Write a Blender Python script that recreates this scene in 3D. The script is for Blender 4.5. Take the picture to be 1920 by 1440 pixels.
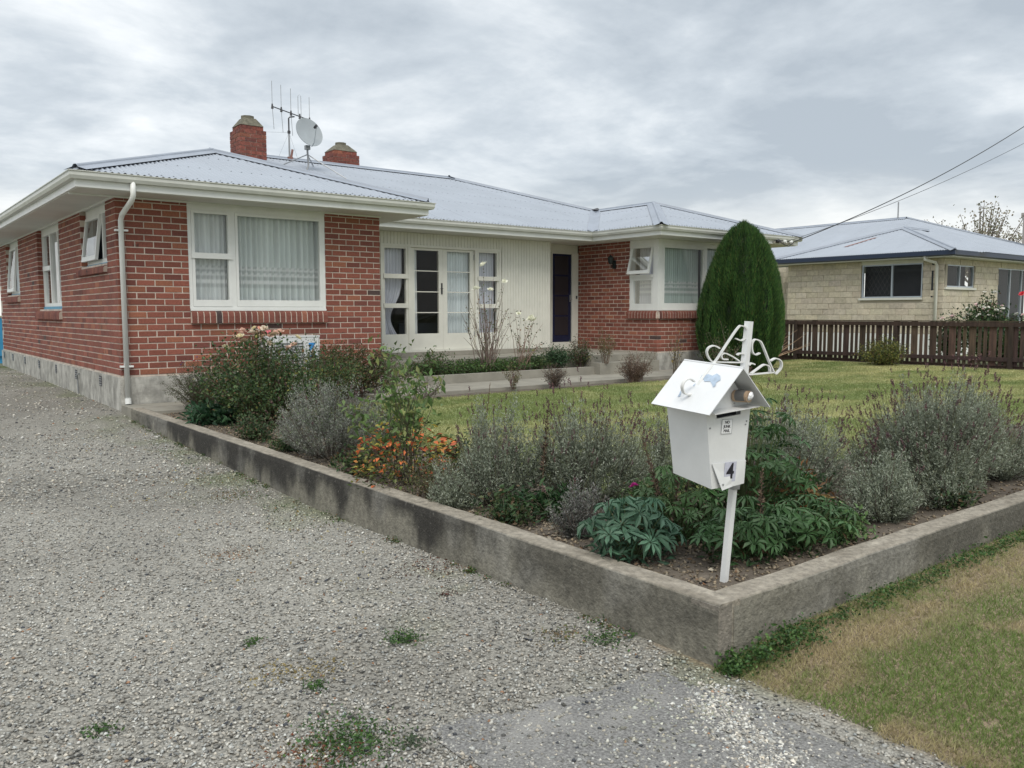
import bpy, math, random
import numpy as np
from mathutils import Matrix, Vector
for o in list(bpy.data.objects): bpy.data.objects.remove(o, do_unlink=True)
SC = bpy.context.scene; COL = SC.collection
random.seed(7); RNG = np.random.default_rng(7)

# ------------------------------------------------------------------ camera
YAW, PITCH, ROLL = math.radians(38.235), math.radians(4.9), math.radians(-0.1)
EYE = np.array([-2.827, -12.035, 0.846])
FW = np.array([math.sin(YAW)*math.cos(PITCH), math.cos(YAW)*math.cos(PITCH), -math.sin(PITCH)])
R0 = np.array([math.cos(YAW), -math.sin(YAW), 0.0]); U0 = np.cross(R0, FW)
RT = R0*math.cos(ROLL)+U0*math.sin(ROLL); UP = -R0*math.sin(ROLL)+U0*math.cos(ROLL)
cd = bpy.data.cameras.new('camera'); cam = bpy.data.objects.new('camera', cd); COL.objects.link(cam)
cam.matrix_world = Matrix(((RT[0], UP[0], -FW[0], EYE[0]), (RT[1], UP[1], -FW[1], EYE[1]), (RT[2], UP[2], -FW[2], EYE[2]), (0, 0, 0, 1)))
cd.sensor_width = 36; cd.lens = 36*1573.0/1920; cd.clip_end = 3000; cd.clip_start = 0.05
SC.camera = cam

# ------------------------------------------------------------------ world, sun, exposure
SUN_EL, SUN_AZ = math.radians(52), math.radians(215)      # azimuth clockwise from +Y: behind the camera, to the left
w = bpy.data.worlds.new('World'); SC.world = w; w.use_nodes = True
nt = w.node_tree; N = nt.nodes; LK = nt.links; N.clear()
def nn(t, **k):
    n = N.new(t)
    for a, b in k.items(): setattr(n, a, b)
    return n
def wm(op, a, b=None, c=None, clamp=False):
    n = nn('ShaderNodeMath', operation=op, use_clamp=clamp)
    for i, v in enumerate((a, b, c)):
        if v is None: continue
        if isinstance(v, (int, float)): n.inputs[i].default_value = v
        else: LK.new(v, n.inputs[i])
    return n.outputs[0]
out = nn('ShaderNodeOutputWorld'); bg = nn('ShaderNodeBackground'); bg.inputs['Strength'].default_value = 0.1
tc = nn('ShaderNodeTexCoord'); sep = nn('ShaderNodeSeparateXYZ'); LK.new(tc.outputs['Generated'], sep.inputs[0])
sky = nn('ShaderNodeTexSky'); sky.sky_type = 'NISHITA'; sky.sun_disc = False; sky.sun_elevation = SUN_EL; sky.sun_rotation = SUN_AZ
zc = wm('MAXIMUM', sep.outputs[2], 0.0)
den = wm('ADD', zc, 0.16)
cx = wm('DIVIDE', sep.outputs[0], den); cy = wm('DIVIDE', sep.outputs[1], den)
comb = nn('ShaderNodeCombineXYZ'); LK.new(cx, comb.inputs[0]); LK.new(cy, comb.inputs[1])
def noise(scale, det, rough, off, dist=0.0):
    mp = nn('ShaderNodeMapping'); mp.inputs['Location'].default_value = off; LK.new(comb.outputs[0], mp.inputs[0])
    n = nn('ShaderNodeTexNoise'); n.inputs['Scale'].default_value = scale; n.inputs['Detail'].default_value = det
    n.inputs['Roughness'].default_value = rough; n.inputs['Distortion'].default_value = dist; LK.new(mp.outputs[0], n.inputs['Vector'])
    return n.outputs['Fac']
def mr(v, a, b, c, d):
    n = nn('ShaderNodeMapRange', interpolation_type='SMOOTHSTEP'); LK.new(v, n.inputs[0])
    for i, x in enumerate((a, b, c, d)): n.inputs[i+1].default_value = x
    return n.outputs[0]
n1 = noise(0.42, 3, 0.5, (3.1, 1.7, 0.0), 0.2); n2 = noise(1.5, 9, 0.56, (0.4, 5.2, 2.0), 0.25); n3 = noise(5.5, 6, 0.6, (7, 2, 1.0))
# broad darker cloud bank to the right of the view
bx, by = math.sin(math.radians(58))*0.96, math.cos(math.radians(58))*0.96
dp = wm('ADD', wm('ADD', wm('MULTIPLY', sep.outputs[0], bx), wm('MULTIPLY', sep.outputs[1], by)), wm('MULTIPLY', sep.outputs[2], 0.24))
bank = mr(dp, 0.90, 0.995, 0.0, 1.0)
dens = wm('ADD', wm('ADD', wm('MULTIPLY', n1, 0.44), wm('MULTIPLY', n2, 0.62)), wm('MULTIPLY', n3, 0.16))
dens = wm('SUBTRACT', wm('ADD', dens, wm('MULTIPLY', bank, 0.085)), 0.065)
cr = nn('ShaderNodeValToRGB'); LK.new(dens, cr.inputs[0])
el = cr.color_ramp.elements
el[0].position = 0.43; el[0].color = (8.1, 8.3, 8.4, 1)
el[1].position = 0.70; el[1].color = (3.7, 4.15, 4.6, 1)
e = el.new(0.515); e.color = (6.5, 6.85, 7.1, 1)
e = el.new(0.60); e.color = (4.9, 5.35, 5.75, 1)
# pale band low over the horizon
hz = mr(wm('ADD', sep.outputs[2], wm('MULTIPLY', wm('SUBTRACT', n2, 0.5), 0.10)), 0.02, 0.17, 1.0, 0.0)
mx = nn('ShaderNodeMix', data_type='RGBA'); LK.new(wm('MULTIPLY', hz, 0.85), mx.inputs[0]); LK.new(cr.outputs[0], mx.inputs[6]); mx.inputs[7].default_value = (7.7, 7.65, 7.3, 1)
# overcast skies are brighter overhead
zen = mr(sep.outputs[2], 0.35, 0.95, 1.0, 1.75)
vm = nn('ShaderNodeVectorMath', operation='SCALE'); LK.new(mx.outputs[2], vm.inputs[0]); LK.new(zen, vm.inputs['Scale'])
mx2 = nn('ShaderNodeMix', data_type='RGBA'); mx2.inputs[0].default_value = 0.94; LK.new(sky.outputs[0], mx2.inputs[6]); LK.new(vm.outputs[0], mx2.inputs[7])
LK.new(mx2.outputs[2], bg.inputs[0]); LK.new(bg.outputs[0], out.inputs[0])
sl = bpy.data.lights.new('sun', 'SUN'); sl.energy = 1.5; sl.angle = math.radians(28); sl.color = (1.0, 0.94, 0.84)
sun = bpy.data.objects.new('sun', sl); COL.objects.link(sun)
sd = Vector((math.sin(SUN_AZ)*math.cos(SUN_EL), math.cos(SUN_AZ)*math.cos(SUN_EL), math.sin(SUN_EL)))
sun.rotation_euler = sd.to_track_quat('Z', 'Y').to_euler(); sun.location = (0, 0, 30)
SC.view_settings.view_transform = 'Standard'; SC.view_settings.look = 'None'; SC.view_settings.gamma = 1
SC.view_settings.use_curve_mapping = False; SC.view_settings.exposure = 0.46
SC.render.engine = 'CYCLES'; SC.cycles.max_bounces = 6; SC.cycles.transparent_max_bounces = 12; SC.cycles.use_denoising = True

# ------------------------------------------------------------------ materials
def mat(name, base, rough=0.7, var=None, vs=6.0, det=6.0, bump=0.0, bs=60.0, attr=None, trans=0.0, metal=0.0, spec=0.5, second=None, stretch=None, coat=0.0):
    """base colour; var: list of (position, colour) ramp on noise; attr: 'Col' vertex colour or 'OBJ' object colour multiplied in"""
    m = bpy.data.materials.new(name); m.use_nodes = True; t = m.node_tree; t.nodes.clear()
    o = t.nodes.new('ShaderNodeOutputMaterial'); p = t.nodes.new('ShaderNodeBsdfPrincipled')
    p.inputs['Roughness'].default_value = rough; p.inputs['Metallic'].default_value = metal; p.inputs['Specular IOR Level'].default_value = spec
    p.inputs['Coat Weight'].default_value = coat
    L = t.links.new
    geo = t.nodes.new('ShaderNodeNewGeometry'); mp = t.nodes.new('ShaderNodeMapping'); L(geo.outputs['Position'], mp.inputs[0])
    if stretch: mp.inputs['Scale'].default_value = stretch
    c = None
    if attr == 'OBJ':
        oi = t.nodes.new('ShaderNodeObjectInfo'); c = oi.outputs['Color']; al = oi.outputs['Alpha']
    elif attr:
        at = t.nodes.new('ShaderNodeAttribute'); at.attribute_name = attr; c = at.outputs['Color']; al = at.outputs['Alpha']
    if c is None:
        rg = t.nodes.new('ShaderNodeRGB'); rg.outputs[0].default_value = (*base, 1); c = rg.outputs[0]
    if var:
        n = t.nodes.new('ShaderNodeTexNoise'); n.inputs['Scale'].default_value = vs; n.inputs['Detail'].default_value = det; n.inputs['Roughness'].default_value = 0.6
        L(mp.outputs[0], n.inputs['Vector'])
        r = t.nodes.new('ShaderNodeValToRGB'); L(n.outputs['Fac'], r.inputs[0])
        e = r.color_ramp.elements; e[0].position, e[0].color = var[0][0], (*var[0][1], 1); e[1].position, e[1].color = var[-1][0], (*var[-1][1], 1)
        for q, cc in var[1:-1]:
            x = e.new(q); x.color = (*cc, 1)
        mm = t.nodes.new('ShaderNodeMix'); mm.data_type = 'RGBA'; mm.blend_type = 'MULTIPLY'; mm.inputs[0].default_value = 1.0
        L(c, mm.inputs[6]); L(r.outputs[0], mm.inputs[7]); c = mm.outputs[2]
    if second:
        for (q0, q1, cc, s2, k, st) in second:
            mp2 = t.nodes.new('ShaderNodeMapping'); L(geo.outputs['Position'], mp2.inputs[0]); mp2.inputs['Location'].default_value = (s2, 3*s2, 1)
            if st: mp2.inputs['Scale'].default_value = st
            n = t.nodes.new('ShaderNodeTexNoise'); n.inputs['Scale'].default_value = s2; n.inputs['Detail'].default_value = 8; n.inputs['Roughness'].default_value = 0.62; L(mp2.outputs[0], n.inputs['Vector'])
            g = t.nodes.new('ShaderNodeMapRange'); g.inputs[1].default_value = q0; g.inputs[2].default_value = q1; g.inputs[4].default_value = k; L(n.outputs['Fac'], g.inputs[0])
            mm = t.nodes.new('ShaderNodeMix'); mm.data_type = 'RGBA'; L(g.outputs[0], mm.inputs[0]); L(c, mm.inputs[6]); mm.inputs[7].default_value = (*cc, 1); c = mm.outputs[2]
    L(c, p.inputs['Base Color'])
    if bump:
        n = t.nodes.new('ShaderNodeTexNoise'); n.inputs['Scale'].default_value = bs; n.inputs['Detail'].default_value = 6; L(mp.outputs[0], n.inputs['Vector'])
        b = t.nodes.new('ShaderNodeBump'); b.inputs['Strength'].default_value = bump; b.inputs['Distance'].default_value = 0.01; L(n.outputs['Fac'], b.inputs['Height']); L(b.outputs[0], p.inputs['Normal'])
    if trans:
        tr = t.nodes.new('ShaderNodeBsdfTranslucent'); L(c, tr.inputs[0]); ms = t.nodes.new('ShaderNodeMixShader'); ms.inputs[0].default_value = trans
        L(p.outputs[0], ms.inputs[1]); L(tr.outputs[0], ms.inputs[2]); L(ms.outputs[0], o.inputs[0])
    else: L(p.outputs[0], o.inputs[0])
    return m
def vr(a, b, lo=0.3, hi=0.7): return [(lo, (a, a, a)), (hi, (b, b, b))]
M = {}
M['brick'] = mat('brick', (.2, .05, .035), .88, vr(.76, 1.2), 45, 5, .5, 160, 'OBJ', second=[(.655, .70, (.028, .022, .022), 4.2, .85, None), (.50, .75, (.13, .055, .042), 1.1, .40, None)])
M['brickv'] = mat('brick_far', (.2, .05, .035), .88, vr(.76, 1.2), 45, 5, .5, 160, 'Col', second=[(.655, .70, (.028, .022, .022), 4.2, .85, None), (.50, .75, (.13, .055, .042), 1.1, .40, None)])
M['mortar'] = mat('mortar', (.60, .515, .44), .95, vr(.62, 1.12), 5, 6, .4, 120)
M['chim'] = mat('chimney_brick', (.2, .05, .035), .9, vr(.42, 1.05), 22, 6, .5, 90, 'Col', second=[(.56, .72, (.05, .045, .04), 6, .75, None), (.6, .75, (.42, .36, .32), 14, .5, None)])
M['chimcap'] = mat('chimney_cement', (.15, .14, .105), .95, vr(.5, 1.2), 12, 6, .6, 60)
M['white'] = mat('white_paint', (.74, .75, .73), .42, vr(.92, 1.03), 3, 4, .03, 30, second=[(.60, .80, (.50, .49, .44), 2.5, .35, (1, 1, .25))])
M['soffit'] = mat('soffit_paint', (.62, .62, .58), .6, vr(.93, 1.04), 2, 3)
M['gutter'] = mat('gutter_paint', (.55, .56, .52), .4, vr(.9, 1.05), 3, 5, second=[(.55, .75, (.28, .27, .23), 5, .45, (1, 1, 4))])
M['cream'] = mat('cream_paint', (.655, .65, .585), .5, vr(.92, 1.04), 3, 5, .03, 40, second=[(.62, .8, (.5, .48, .4), 4, .4, (1, 1, .3))])
M['found'] = mat('plastered_foundation', (.40, .39, .355), .92, vr(.6, 1.2, .36, .64), 5, 9, .6, 30, second=[(.48, .66, (.20, .195, .175), 4, .65, (1, 1, .35)), (.52, .68, (.60, .585, .54), 7, .5, (1.6, 1.6, .5))])
M['roof'] = mat('painted_iron', (.295, .325, .37), .5, vr(.93, 1.05), .9, 5, spec=.4, second=[(.6, .85, (.25, .285, .33), 3.5, .35, None), (.72, .80, (.30, .24, .21), 14, .5, None)])
M['cap'] = mat('ridge_iron', (.24, .27, .32), .42, vr(.85, 1.08), 2, 5, spec=.5, second=[(.66, .76, (.33, .22, .17), 9, .6, None)])
M['rust'] = mat('rusty_iron', (.24, .12, .10), .8, vr(.7, 1.2), 20, 4)
M['screw'] = mat('roof_screw', (.16, .17, .19), .6)
M['conc'] = mat('retaining_concrete', (.31, .285, .235), .93, vr(.62, 1.2), 4, 9, .7, 70)
M['path'] = mat('path_concrete', (.27, .255, .215), .93, vr(.75, 1.12), 2.5, 8, .4, 60, second=[(.56, .75, (.24, .22, .18), 6, .5, None)])
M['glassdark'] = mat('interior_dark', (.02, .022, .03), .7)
M['room'] = mat('dim_interior', (.05, .06, .085), .8)  # dark bluish tone puts the dimness of the rooms into the colour
M['blue'] = mat('blue_wall_paint', (.05, .33, .62), .6, vr(.9, 1.05), 3, 3)
M['bluesill'] = mat('blue_sill_paint', (.10, .30, .45), .6, vr(.85, 1.1), 8, 3)
M['doorblue'] = mat('navy_door_paint', (.010, .016, .045), .25, vr(.8, 1.2), 3, 3)
M['doorpanel'] = mat('door_panel_reflection', (.020, .018, .022), .4, vr(.8, 1.2), 3, 3)  # faint brown reflection of the panels put into their colour
M['metal'] = mat('grey_metal', (.30, .31, .32), .45, vr(.85, 1.1), 20, 3, metal=.4)
M['darkmetal'] = mat('dark_metal', (.03, .03, .035), .5)
M['dish'] = mat('dish_paint', (.30, .33, .35), .5, vr(.92, 1.05), 6, 4)
M['alu'] = mat('aluminium_frame', (.45, .50, .55), .35, metal=.3)
M['navy'] = mat('navy_gutter', (.014, .026, .055), .4)
M['block'] = mat('cream_block', (.5, .43, .31), .95, vr(.78, 1.12), 12, 7, 1.0, 26, 'OBJ')
M['bmortar'] = mat('block_mortar', (.38, .34, .27), .95)
M['fence'] = mat('brown_fence_stain', (.05, .028, .022), .8, vr(.5, 1.5), 5, 7, .3, 40, 'OBJ', stretch=(4, 4, .5))
M['lamp'] = mat('lamp_metal', (.012, .02, .022), .4)
M['mbox'] = mat('letterbox_paint', (.69, .70, .70), .38, vr(.94, 1.03), 8, 6, .04, 60, second=[(.66, .78, (.50, .48, .43), 13, .5, None)])
M['mroof'] = mat('letterbox_roof_paint', (.66, .67, .68), .4, vr(.94, 1.03), 8, 6, .04, 60, second=[(.58, .70, (.60, .60, .58), 9, .45, (1, 1, 1)), (.72, .76, (.33, .31, .28), 25, .6, None)])
M['mrail'] = mat('scroll_paint', (.66, .66, .64), .4, vr(.85, 1.05), 15, 5, second=[(.66, .74, (.35, .25, .16), 30, .7, None)])
M['peel'] = mat('bare_grey_metal', (.36, .44, .54), .6, vr(.8, 1.15), 40, 4)
M['black'] = mat('black_print', (.012, .012, .02), .5)
M['sticker'] = mat('white_sticker', (.78, .79, .80), .4)
M['numplate'] = mat('silver_sticker', (.50, .51, .60), .4, vr(.85, 1.1), 60, 3)
M['card'] = mat('cardboard', (.40, .29, .20), .9)
M['plastic'] = mat('clear_wrap', (.75, .76, .78), .2)
M['leaf'] = mat('leaf', (1, 1, 1), .55, vr(.85, 1.12), 30, 3, attr='Col', trans=.28, spec=.35)
M['leafobj'] = mat('lupin_leaf', (1, 1, 1), .5, vr(.8, 1.15), 40, 3, attr='OBJ', trans=.25, spec=.4)
M['dry'] = mat('dry_matter', (1, 1, 1), .9, attr='Col')
M['stem'] = mat('stem', (1, 1, 1), .8, attr='Col')
M['petal'] = mat('petal', (1, 1, 1), .5, attr='OBJ', trans=.3)
M['stone'] = mat('stones', (1, 1, 1), .9, vr(.85, 1.15), 120, 3, attr='Col')
M['soil'] = mat('soil', (.105, .085, .065), 1.0, vr(.55, 1.35), 5, 9, .8, 50, second=[(.56, .7, (.22, .19, .145), 7, .6, None)])  # base darkened to put deeper shade under the plants
M['ac'] = mat('heat_pump_case', (.62, .63, .63), .4)
M['acgrille'] = mat('heat_pump_grille', (.12, .12, .12), .6)
M['logoblue'] = mat('logo_blue', (.03, .25, .60), .5)
M['timber'] = mat('grey_timber', (.3, .28, .25), .8)

def glass_mat():
    m = bpy.data.materials.new('window_glass'); m.use_nodes = True; t = m.node_tree; t.nodes.clear(); L = t.links.new
    o = t.nodes.new('ShaderNodeOutputMaterial'); a = t.nodes.new('ShaderNodeBsdfTransparent'); a.inputs[0].default_value = (.93, .95, .95, 1)
    g = t.nodes.new('ShaderNodeBsdfGlossy'); g.inputs['Roughness'].default_value = 0.02; f = t.nodes.new('ShaderNodeFresnel'); f.inputs[0].default_value = 1.55
    ma = t.nodes.new('ShaderNodeMath'); ma.operation = 'MULTIPLY_ADD'; ma.inputs[1].default_value = .5; ma.inputs[2].default_value = .0; L(f.outputs[0], ma.inputs[0])
    mx_ = t.nodes.new('ShaderNodeMixShader'); L(ma.outputs[0], mx_.inputs[0]); L(a.outputs[0], mx_.inputs[1]); L(g.outputs[0], mx_.inputs[2]); L(mx_.outputs[0], o.inputs[0])
    return m
M['glass'] = glass_mat()
def curtain_mat():
    m = bpy.data.materials.new('net_curtain'); m.use_nodes = True; t = m.node_tree; t.nodes.clear(); L = t.links.new
    o = t.nodes.new('ShaderNodeOutputMaterial'); p = t.nodes.new('ShaderNodeBsdfPrincipled'); p.inputs['Roughness'].default_value = .9
    at = t.nodes.new('ShaderNodeAttribute'); at.attribute_name = 'Col'; L(at.outputs['Color'], p.inputs['Base Color'])
    tr = t.nodes.new('ShaderNodeBsdfTransparent'); ms = t.nodes.new('ShaderNodeMixShader')
    inv = t.nodes.new('ShaderNodeMath'); inv.operation = 'SUBTRACT'; inv.inputs[0].default_value = 1.0; L(at.outputs['Alpha'], inv.inputs[1])
    L(inv.outputs[0], ms.inputs[0]); L(p.outputs[0], ms.inputs[1]); L(tr.outputs[0], ms.inputs[2]); L(ms.outputs[0], o.inputs[0])
    return m
M['curtain'] = curtain_mat()

# ------------------------------------------------------------------ mesh helpers
class MB:
    """collects triangles/quads with colours, builds ONE mesh"""
    def __init__(s): s.v = []; s.f = []; s.c = []; s.n = 0
    def add(s, V, F, C=None):
        V = np.asarray(V, float).reshape(-1, 3)
        s.v.append(V)
        for f in F: s.f.append(tuple(int(i)+s.n for i in f))
        if C is None: C = np.ones((len(V), 4))
        else:
            C = np.asarray(C, float)
            if C.ndim == 1: C = np.tile(C, (len(V), 1))
            if C.shape[1] == 3: C = np.hstack([C, np.ones((len(C), 1))])
        s.c.append(C); s.n += len(V)
    def box(s, a, b, fr=None, C=None):
        x0, y0, z0 = a; x1, y1, z1 = b
        V = np.array([(x0, y0, z0), (x1, y0, z0), (x1, y1, z0), (x0, y1, z0), (x0, y0, z1), (x1, y0, z1), (x1, y1, z1), (x0, y1, z1)], float)
        if fr is not None: V = fr(V)
        s.add(V, [(0, 3, 2, 1), (4, 5, 6, 7), (0, 1, 5, 4), (1, 2, 6, 5), (2, 3, 7, 6), (3, 0, 4, 7)], C)
    def tube(s, P, r, n=6, C=None, cap=True):
        P = np.asarray(P, float); k = len(P); r = np.broadcast_to(np.asarray(r, float), (k,))
        T = np.gradient(P, axis=0); T /= np.linalg.norm(T, axis=1)[:, None]+1e-9
        a = np.array([0, 0, 1.]) if abs(T[0][2]) < .9 else np.array([1., 0, 0])
        S = np.cross(T, a); S /= np.linalg.norm(S, axis=1)[:, None]+1e-9; B = np.cross(T, S)
        th = np.arange(n)*2*math.pi/n
        V = (P[:, None, :] + r[:, None, None]*(np.cos(th)[None, :, None]*S[:, None, :]+np.sin(th)[None, :, None]*B[:, None, :])).reshape(-1, 3)
        F = [(i*n+j, i*n+(j+1) % n, (i+1)*n+(j+1) % n, (i+1)*n+j) for i in range(k-1) for j in range(n)]
        if cap: F += [tuple(range(n))[::-1], tuple((k-1)*n+j for j in range(n))]
        s.add(V, F, C)
    def build(s, name, m, parent=None, smooth=False, loc=None, recalc=False):
        me = bpy.data.meshes.new(name); V = np.vstack(s.v) if s.v else np.zeros((0, 3))
        if loc is not None: V = V-np.asarray(loc)
        me.from_pydata(V.tolist(), [], s.f); me.update()
        ca = me.color_attributes.new('Col', 'FLOAT_COLOR', 'POINT'); ca.data.foreach_set('color', np.vstack(s.c).astype(np.float32).ravel())
        if recalc:
            import bmesh; bm = bmesh.new(); bm.from_mesh(me); bmesh.ops.recalc_face_normals(bm, faces=bm.faces); bm.to_mesh(me); bm.free()
        if smooth: me.polygons.foreach_set('use_smooth', [True]*len(me.polygons))
        me.materials.append(M[m] if isinstance(m, str) else m)
        o = bpy.data.objects.new(name, me); COL.objects.link(o)
        if parent is not None: o.parent = parent
        if loc is not None: o.location = loc
        return o
def tri_object(name, V, T, Cc, m, parent=None, smooth=False, kind=None):
    """fast path: numpy vertices, triangles, per vertex colours"""
    me = bpy.data.meshes.new(name); V = np.ascontiguousarray(V, np.float32); T = np.ascontiguousarray(T, np.int32)
    me.vertices.add(len(V)); me.vertices.foreach_set('co', V.ravel())
    me.loops.add(T.size); me.loops.foreach_set('vertex_index', T.ravel())
    me.polygons.add(len(T)); me.polygons.foreach_set('loop_start', np.arange(0, T.size, 3, dtype=np.int32))
    me.update(calc_edges=True)
    if smooth: me.polygons.foreach_set('use_smooth', np.ones(len(T), bool))
    C4 = np.ones((len(V), 4), np.float32); C4[:, :3] = Cc
    ca = me.color_attributes.new('Col', 'FLOAT_COLOR', 'POINT'); ca.data.foreach_set('color', C4.ravel())
    me.materials.append(M[m]); o = bpy.data.objects.new(name, me); COL.objects.link(o)
    if parent is not None: o.parent = parent
    if kind: o['kind'] = kind
    return o
def empty(name, label, cat, loc=(0, 0, 0), group=None, rot=None):
    o = bpy.data.objects.new(name, None); COL.objects.link(o); o.location = loc; o.empty_display_size = .2
    o['label'] = label; o['category'] = cat
    if group: o['group'] = group
    if rot: o.rotation_euler = rot
    return o
def tag(o, label=None, cat=None, group=None, kind=None):
    if label: o['label'] = label
    if cat: o['category'] = cat
    if group: o['group'] = group
    if kind: o['kind'] = kind
    return o
def wallframe(ox, oy, ux, uy, nx, ny):
    """local (u along wall, d outward, z) to world"""
    def f(V):
        V = np.asarray(V, float); return np.stack([ox+ux*V[:, 0]+nx*V[:, 1], oy+uy*V[:, 0]+ny*V[:, 1], V[:, 2]], 1)
    f.u = (ux, uy); f.n = (nx, ny); f.o = (ox, oy); return f
def unit(v): v = np.asarray(v, float); return v/np.linalg.norm(v)
CAMD = lambda P: np.linalg.norm(np.asarray(P)-EYE, axis=-1)

# ------------------------------------------------------------------ setting: ground
def drive_z(y): return np.interp(y, [-14, -12.5, -9.8, -6, -2, -.8, 0, 3, 11, 14], [-.70, -.675, -.648, -.69, -.59, -.545, -.47, -.43, -.385, -.38])
def vnoise(x, y, s, seed=0):
    """cheap smooth value noise"""
    x = np.asarray(x)*s+seed*17.3; y = np.asarray(y)*s+seed*9.1
    xi = np.floor(x); yi = np.floor(y); fx = x-xi; fy = y-yi; fx = fx*fx*(3-2*fx); fy = fy*fy*(3-2*fy)
    h = lambda a, b: np.modf(np.abs(np.sin(a*127.1+b*311.7+seed*7.7)*43758.5453))[0]
    return (h(xi, yi)*(1-fx)+h(xi+1, yi)*fx)*(1-fy)+(h(xi, yi+1)*(1-fx)+h(xi+1, yi+1)*fx)*fy
def fbm(x, y, s, seed=0): return .5*vnoise(x, y, s, seed)+.3*vnoise(x, y, 2.1*s, seed+1)+.2*vnoise(x, y, 4.3*s, seed+2)
def outer_z(x, y):
    x = np.asarray(x, float); y = np.asarray(y, float)
    dz = drive_z(y)
    vz = np.interp(x, [-.1, .4, 3, 20], [-.655, -.60, -.565, -.50]); vz = vz+(y+9.9)*.05*(y < -9.9)
    k = np.clip((x+.35)/.5, 0, 1); k = k*k*(3-2*k)*(y < -9.5)
    return dz*(1-k)+vz*k+.012*(fbm(x, y, 1.3, 5)-.5)
def sheet(name, xs, ys, zf, m, colf=None, kind='structure'):
    X, Y = np.meshgrid(xs, ys, indexing='ij'); Z = zf(X, Y); V = np.stack([X, Y, Z], -1).reshape(-1, 3)
    a, b = len(xs), len(ys); I = np.arange(a*b).reshape(a, b)
    T = np.concatenate([np.stack([I[:-1, :-1], I[1:, :-1], I[1:, 1:]], -1).reshape(-1, 3), np.stack([I[:-1, :-1], I[1:, 1:], I[:-1, 1:]], -1).reshape(-1, 3)])
    C = colf(V[:, 0], V[:, 1]) if colf else np.ones((len(V), 3))
    return tri_object(name, V, T, C, m, smooth=True, kind=kind)

def ground_mat():
    return mat('gravel_bed', (1, 1, 1), .97, vr(.5, 1.45, .36, .64), 75, 5, .9, 70, 'Col')
M['gbed'] = ground_mat()
M['gsheet'] = mat('far_ground', (.16, .17, .09), 1, vr(.7, 1.3), .6, 8)
M['turf'] = mat('turf_soil', (1, 1, 1), 1.0, vr(.6, 1.35), 14, 8, .6, 60, 'Col')
M['asph'] = mat('worn_asphalt', (.165, .162, .155), .95, vr(.55, 1.5, .35, .65), 90, 4, .7, 120, second=[(.5, .7, (.30, .29, .27), 3, .6, None), (.60, .68, (.42, .41, .37), 45, .6, None)])
big = MB(); big.add([(-600, -600, -.86), (600, -600, -.86), (600, 600, -.86), (-600, 600, -.86)], [(0, 1, 2, 3)]); tag(big.build('ground', 'gsheet'), kind='structure')

def lin(a, b, t): return np.asarray(a)*(1-t)[:, None]+np.asarray(b)*t[:, None]
def verge_mask(x, y):
    """1 on the grass verge, 0 on the drive"""
    edge = -.12+.10*(fbm(x, y, 2.2, 3)-.5)*2+.22*np.clip((y+9.9)*-1, 0, .5)
    return np.clip((x-edge)/.10, 0, 1)*(y < -9.55+0*x)
def drive_col(x, y):
    g = fbm(x, y, .8, 2); t = np.clip((g-.3)/.4, 0, 1)
    c = lin((.180, .171, .148), (.255, .244, .214), t)  # bed colour darkened for the shade in crevices between the stones
    m = np.clip((fbm(x, y, 1.7, 8)-.52)*5, 0, 1)*np.clip((x+1.0)/.9, 0, 1)*.7+np.clip((y-8)/4, 0, 1)*.8     # mossy green beside the wall and far end
    c = c*(1-m[:, None])+np.array((.10, .115, .05))*m[:, None]
    v = verge_mask(x, y); c = c*(1-v[:, None])+np.array((.20, .155, .10))*v[:, None]
    return c
xs = np.concatenate([np.linspace(-9, -3.2, 30), np.linspace(-3.1, 1.0, 90), np.linspace(1.1, 22, 60)])
drive = sheet('gravel_driveway', np.concatenate([np.linspace(-9, -3.2, 30), np.linspace(-3.1, .06, 80)]), np.concatenate([np.linspace(-15, -8, 100), np.linspace(-7.9, 16, 90)]), outer_z, 'gbed', drive_col)
verge = sheet('grass_verge', np.concatenate([np.linspace(.06, 1.2, 26), np.linspace(1.3, 24, 60)]), np.concatenate([np.linspace(-15, -11.2, 14), np.linspace(-11.1, -9.8, 30)]), outer_z, 'gbed', drive_col)
# worn asphalt apron at the mouth of the drive
def apron_alpha(x, y): return (x > -1.25+.25*(fbm(x, y, 3, 4)-.5)*2+.0*y) & (x < -.22+.15*(fbm(x, y, 4, 6)-.5)) & (y < -9.72-.12*(x+.5)+.2*(fbm(x, y, 2.5, 9)-.5))
ax_, ay_ = np.linspace(-1.6, .1, 90), np.linspace(-11.6, -9.5, 100)
AX, AY = np.meshgrid(ax_, ay_, indexing='ij'); keep = apron_alpha((AX[:-1, :-1]+AX[1:, 1:])/2, (AY[:-1, :-1]+AY[1:, 1:])/2)
I = np.arange(AX.size).reshape(AX.shape); AV = np.stack([AX, AY, outer_z(AX, AY)+.005], -1).reshape(-1, 3)
q = [I[:-1, :-1][keep], I[1:, :-1][keep], I[1:, 1:][keep], I[:-1, 1:][keep]]
tri_object('asphalt_apron', AV, np.concatenate([np.stack([q[0], q[1], q[2]], -1), np.stack([q[0], q[2], q[3]], -1)]), np.ones((len(AV), 3)), 'asph', smooth=True, kind='structure')

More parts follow.
